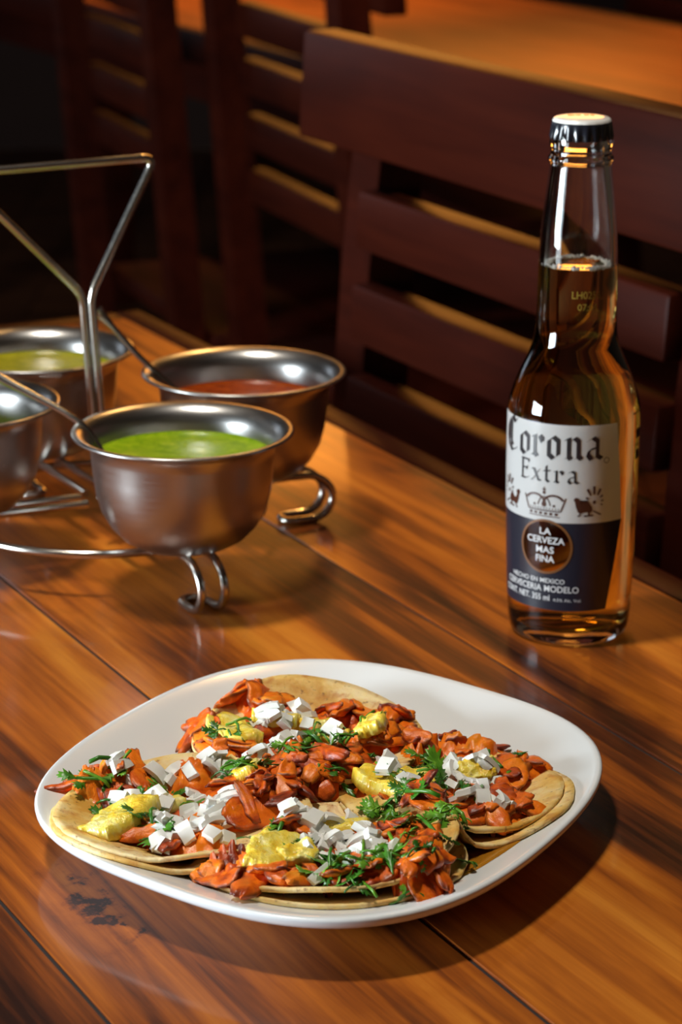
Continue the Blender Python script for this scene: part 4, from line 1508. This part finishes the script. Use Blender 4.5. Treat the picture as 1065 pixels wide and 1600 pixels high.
def pen(strokes, x, y, sx, sy, nib, ang=40):
    """broad-nib pen: each stroke segment swept by the slanted nib"""
    nx, ny = nib * math.cos(R(ang)) / 2, nib * math.sin(R(ang)) / 2
    out = []
    for st in strokes:
        Q = [(x + px * sx, y + py * sy) for px, py in st]
        for (x0, y0), (x1, y1) in zip(Q[:-1], Q[1:]):
            quad = [(x0 - nx, y0 - ny), (x0 + nx, y0 + ny), (x1 + nx, y1 + ny), (x1 - nx, y1 - ny)]
            ar = sum(a[0] * b[1] - b[0] * a[1] for a, b in zip(quad, quad[1:] + quad[:1]))
            if abs(ar) < 1e-4:
                continue
            out.append(quad if ar > 0 else quad[::-1])
            # fill at the joint: thin vertical sliver keeps the corners closed
    return out


BL = {
    'o': [[(0.12, 0.86), (0.12, 0.16), (0.45, -0.02)], [(0.42, 1.02), (0.78, 0.84), (0.78, 0.16), (0.45, -0.02)], [(0.12, 0.80), (0.42, 1.02)]],
    'r': [[(0.0, 0.92), (0.22, 0.98), (0.22, 0.12), (0.42, 0.0)], [(0.02, 0.1), (0.22, 0.1)], [(0.22, 0.80), (0.60, 1.0), (0.86, 0.84)], [(0.62, 0.96), (0.82, 0.72)]],
    'n': [[(0.0, 0.92), (0.20, 0.98), (0.20, 0.10), (0.34, 0.0)], [(0.05, 0.06), (0.22, 0.12)], [(0.20, 0.78), (0.52, 1.02), (0.76, 0.86), (0.76, 0.14), (0.96, 0.0)], [(0.62, 0.05), (0.78, 0.12)]],
    'a': [[(0.10, 0.86), (0.42, 1.02), (0.70, 0.86), (0.70, 0.14), (0.98, 0.0)], [(0.70, 0.56), (0.22, 0.44), (0.12, 0.20), (0.34, -0.02), (0.70, 0.16)]],
    'C': [[(0.95, 1.52), (0.78, 1.30), (0.62, 1.58)], [(0.64, 1.60), (0.34, 1.40), (0.14, 1.05), (0.10, 0.62), (0.26, 0.18), (0.58, -0.08), (0.96, 0.12)], [(0.56, 1.50), (0.50, 1.36), (0.50, 0.30), (0.62, 0.18)], [(0.30, 1.30), (0.28, 0.34)]],
    'E': [[(0.16, 1.62), (0.16, 0.10)], [(0.02, 1.64), (0.84, 1.60), (0.86, 1.40)], [(0.16, 0.86), (0.66, 0.90)], [(0.02, 0.06), (0.50, 0.0), (0.90, 0.16)], [(0.66, 1.02), (0.66, 0.74)]],
    'x': [[(0.02, 0.96), (0.24, 0.94), (0.66, 0.06), (0.90, 0.04)], [(0.80, 0.98), (0.50, 0.58)], [(0.40, 0.44), (0.10, 0.02), (0.0, 0.06)]],
    't': [[(0.30, 1.34), (0.30, 0.16), (0.60, 0.0), (0.76, 0.12)], [(0.0, 0.92), (0.76, 0.96)]],
}
title = []
for ch, x0, wd in (('C', -27.0, 10.6), ('o', -14.2, 6.6), ('r', -6.6, 6.4), ('o', 1.0, 6.6), ('n', 9.4, 7.6), ('a', 18.6, 7.6)):
    title += pen(BL[ch], x0, 91.6, wd, 9.8, 2.3 if ch != 'C' else 2.0, 38)
polys('title_lettering', title, M['ink_black'], lab_w)
sub_ = []
for ch, x0, wd in (('E', -13.0, 5.4), ('x', -6.6, 5.4), ('t', -0.4, 4.2), ('r', 4.6, 4.8), ('a', 10.4, 5.2)):
    sub_ += pen(BL[ch], x0, 80.2, wd, 5.6, 1.25, 38)
polys('subtitle_lettering', sub_, M['ink_black'], lab_w)
ring_patch('registered_mark', (0.0285, 0.0906), 0.0011, 0.0014, M['ink_black'], lab_w)

# crown: arched bands, pearls, jewelled base
cr = []


def arc(cx, cy, rx, ry, a0, a1, th, k=10):
    o = []
    for i in range(k):
        a, b = R(a0 + (a1 - a0) * i / k), R(a0 + (a1 - a0) * (i + 1) / k)
        q = [(cx + rx * math.cos(a), cy + ry * math.sin(a)), (cx + (rx + th) * math.cos(a), cy + (ry + th) * math.sin(a)), (cx + (rx + th) * math.cos(b), cy + (ry + th) * math.sin(b)), (cx + rx * math.cos(b), cy + ry * math.sin(b))]
        ar = sum(u[0] * v[1] - v[0] * u[1] for u, v in zip(q, q[1:] + q[:1]))
        o.append(q if ar > 0 else q[::-1])
    return o


def disc(cx, cy, r, k=10):
    return [[(cx + r * math.cos(2 * math.pi * i / k), cy + r * math.sin(2 * math.pi * i / k)) for i in range(k)]]


def rect(x0, y0, x1, y1):
    return [[(x0, y0), (x1, y0), (x1, y1), (x0, y1)]]


def line(x0, y0, x1, y1, w_):
    d = math.hypot(x1 - x0, y1 - y0)
    nx, ny = -(y1 - y0) / d * w_ / 2, (x1 - x0) / d * w_ / 2
    return [[(x0 - nx, y0 - ny), (x1 - nx, y1 - ny), (x1 + nx, y1 + ny), (x0 + nx, y0 + ny)]]


cr += arc(-4.6, 69.4, 4.6, 4.0, 8, 150, 1.0) + arc(4.6, 69.4, 4.6, 4.0, 30, 172, 1.0)
cr += line(-10.2, 73.0, -7.9, 66.6, 0.6) + line(10.2, 73.0, 7.9, 66.6, 0.6)
cr += arc(0, 66.8, 3.0, 6.0, 20, 160, 0.5, 8)
cr += disc(0, 69.4, 1.2) + disc(-4.8, 69.0, 0.6) + disc(4.8, 69.0, 0.6) + disc(0, 75.0, 0.75) + line(0, 75.0, 0, 77.6, 0.6) + line(-0.9, 76.5, 0.9, 76.5, 0.5)
cr += rect(-7.9, 66.2, 7.9, 66.8) + rect(-7.7, 63.6, 7.7, 64.0)
for k in range(6):
    cr += rect(-7.3 + k * 2.5, 64.5, -5.9 + k * 2.5, 65.7)
for k in range(11):
    cr += disc(-7.0 + k * 1.4, 67.5, 0.32, 6)
polys('crown_emblem', cr, M['ink_brown'], lab_w)


def beast(sg, cx):
    """winged heraldic beast with a rayed wing, mirrored by sg"""
    P = []

    def tr(L):
        L = [(cx + sg * x, y) for x, y in L]
        ar = sum(a[0] * b[1] - b[0] * a[1] for a, b in zip(L, L[1:] + L[:1]))
        return L if ar > 0 else L[::-1]
    body = [(-5.6, 72.6), (-4.6, 73.6), (-3.4, 73.2), (-2.6, 72.2), (-3.2, 71.4), (-2.6, 69.6), (-1.0, 69.2), (0.4, 70.6), (0.8, 72.2), (2.0, 70.4), (3.0, 69.0), (3.2, 67.6), (2.6, 66.4), (-0.6, 66.6), (-2.0, 66.0), (-3.6, 66.8), (-4.4, 69.0), (-4.9, 71.4)]
    P.append(tr(body))
    P += [tr([(-2.9, 66.6), (-2.2, 66.4), (-2.4, 64.8), (-3.4, 64.4), (-3.8, 64.9), (-2.9, 65.3)])]
    P += [tr([(-0.8, 64.4), (3.6, 64.6), (3.6, 65.4), (-0.6, 65.2)])]
    P += [tr([(1.0, 66.6), (2.0, 66.6), (2.2, 65.2), (1.2, 65.2)])]
    P += [tr([(3.2, 67.0), (3.6, 67.4), (7.2, 65.6), (7.8, 65.0), (6.6, 65.0)])]
    for a, r0, r1, w_ in ((118, 3.6, 7.2, 1.1), (92, 3.6, 7.6, 1.2), (66, 3.6, 6.8, 1.1), (38, 3.4, 5.0, 0.9), (150, 3.0, 4.6, 0.9), (8, 3.2, 4.4, 0.8), (-20, 3.2, 4.2, 0.7)):
        ca, sa = math.cos(R(a)), math.sin(R(a))
        q = [(4.0 + r0 * ca - sa * w_ * .4, 71.2 + r0 * sa + ca * w_ * .4), (4.0 + r1 * ca - sa * w_ * .55, 71.2 + r1 * sa + ca * w_ * .55), (4.0 + r1 * ca + sa * w_ * .55, 71.2 + r1 * sa - ca * w_ * .55), (4.0 + r0 * ca + sa * w_ * .4, 71.2 + r0 * sa - ca * w_ * .4)]
        P.append(tr(q))
    P += [tr(disc(4.0, 71.2, 0.9)[0])]
    return P


polys('griffin_emblem', beast(1, 19.2), M['ink_brown'], lab_w)
polys('griffin_emblem', beast(-1, -19.2), M['ink_brown'], lab_w)


def text(name, body, s, z, height, mat, parent, off=0.0005, width=None, bold=0.0):
    cu = bpy.data.curves.new(name, 'FONT')
    cu.body = body
    cu.align_x = 'CENTER'
    cu.size = 1.0
    cu.resolution_u = 3
    cu.offset = bold
    to = bpy.data.objects.new(name, cu)
    COL.objects.link(to)
    dg = bpy.context.evaluated_depsgraph_get()
    me = bpy.data.meshes.new_from_object(to.evaluated_get(dg))
    bpy.data.objects.remove(to)
    xs = [v.co.x for v in me.vertices]
    k = height / 0.70
    kx = k if width is None else width / (max(xs) - min(xs))
    vs_ = [wrap(s + v.co.x * kx, z + v.co.y * k, off) for v in me.vertices]
    fs = [list(p.vertices) for p in me.polygons]
    bpy.data.meshes.remove(me)
    return mesh(name, vs_, fs, mat, parent, smooth=False)


tz = MED[1]
for body, dz, wd in (('LA', 0.0060, 0.0056), ('CERVEZA', 0.0017, 0.0185), ('MAS', -0.0029, 0.0088), ('FINA', -0.0073, 0.0092)):
    text('medallion_lettering', body, MED[0], tz + dz, 0.0031, M['ink_text'], lab_n, 0.0006, wd, 0.018)
text('small_lettering', 'HECHO EN MEXICO', -0.0040, 0.0318, 0.0022, M['ink_text'], lab_n, width=0.0290, bold=0.01)
text('small_lettering', 'CERVECERIA MODELO', -0.0030, 0.0276, 0.0030, M['ink_text'], lab_n, width=0.0405, bold=0.012)
text('small_lettering', 'CONT. NET. 355 ml', -0.0110, 0.0232, 0.0028, M['ink_text'], lab_n, width=0.0290, bold=0.014)
text('small_lettering', '4.5% Alc. Vol.', 0.0120, 0.0232, 0.0014, M['ink_text'], lab_n, width=0.0135)
PH0 = PHC
PHC = R(4)
text('lot_code', 'LH0256', 0.005, 0.1625, 0.0034, M['ink_code'], bot, 0.0003, 0.022)
text('lot_code', '07:04', 0.006, 0.1572, 0.0030, M['ink_code'], bot, 0.0003, 0.015)
# dark bars painted on the right side, imitating back-label print refracted through the glass
PHC = R(74)
for z0, z1, s0, s1 in ((0.1085, 0.1093, -0.006, 0.008), (0.0965, 0.1010, -0.003, 0.004), (0.0868, 0.0910, -0.003, 0.003), (0.0935, 0.0941, -0.004, 0.005)):
    patch('side_print', lambda t, s0=s0: s0, lambda t, s1=s1: s1, z0, z1, M['ink_black'], bot, ns=8, nz=2)
PHC = PH0

# dark lettering smudge on the cap top
for x0, x1 in ((-0.0060, -0.0030), (-0.0026, -0.0002), (0.0012, 0.0034), (0.0040, 0.0058)):
    box('cap_lettering', x0, x1, 0.0030, 0.0056, 0.2409, 0.24135, M['ink_black'], cap)
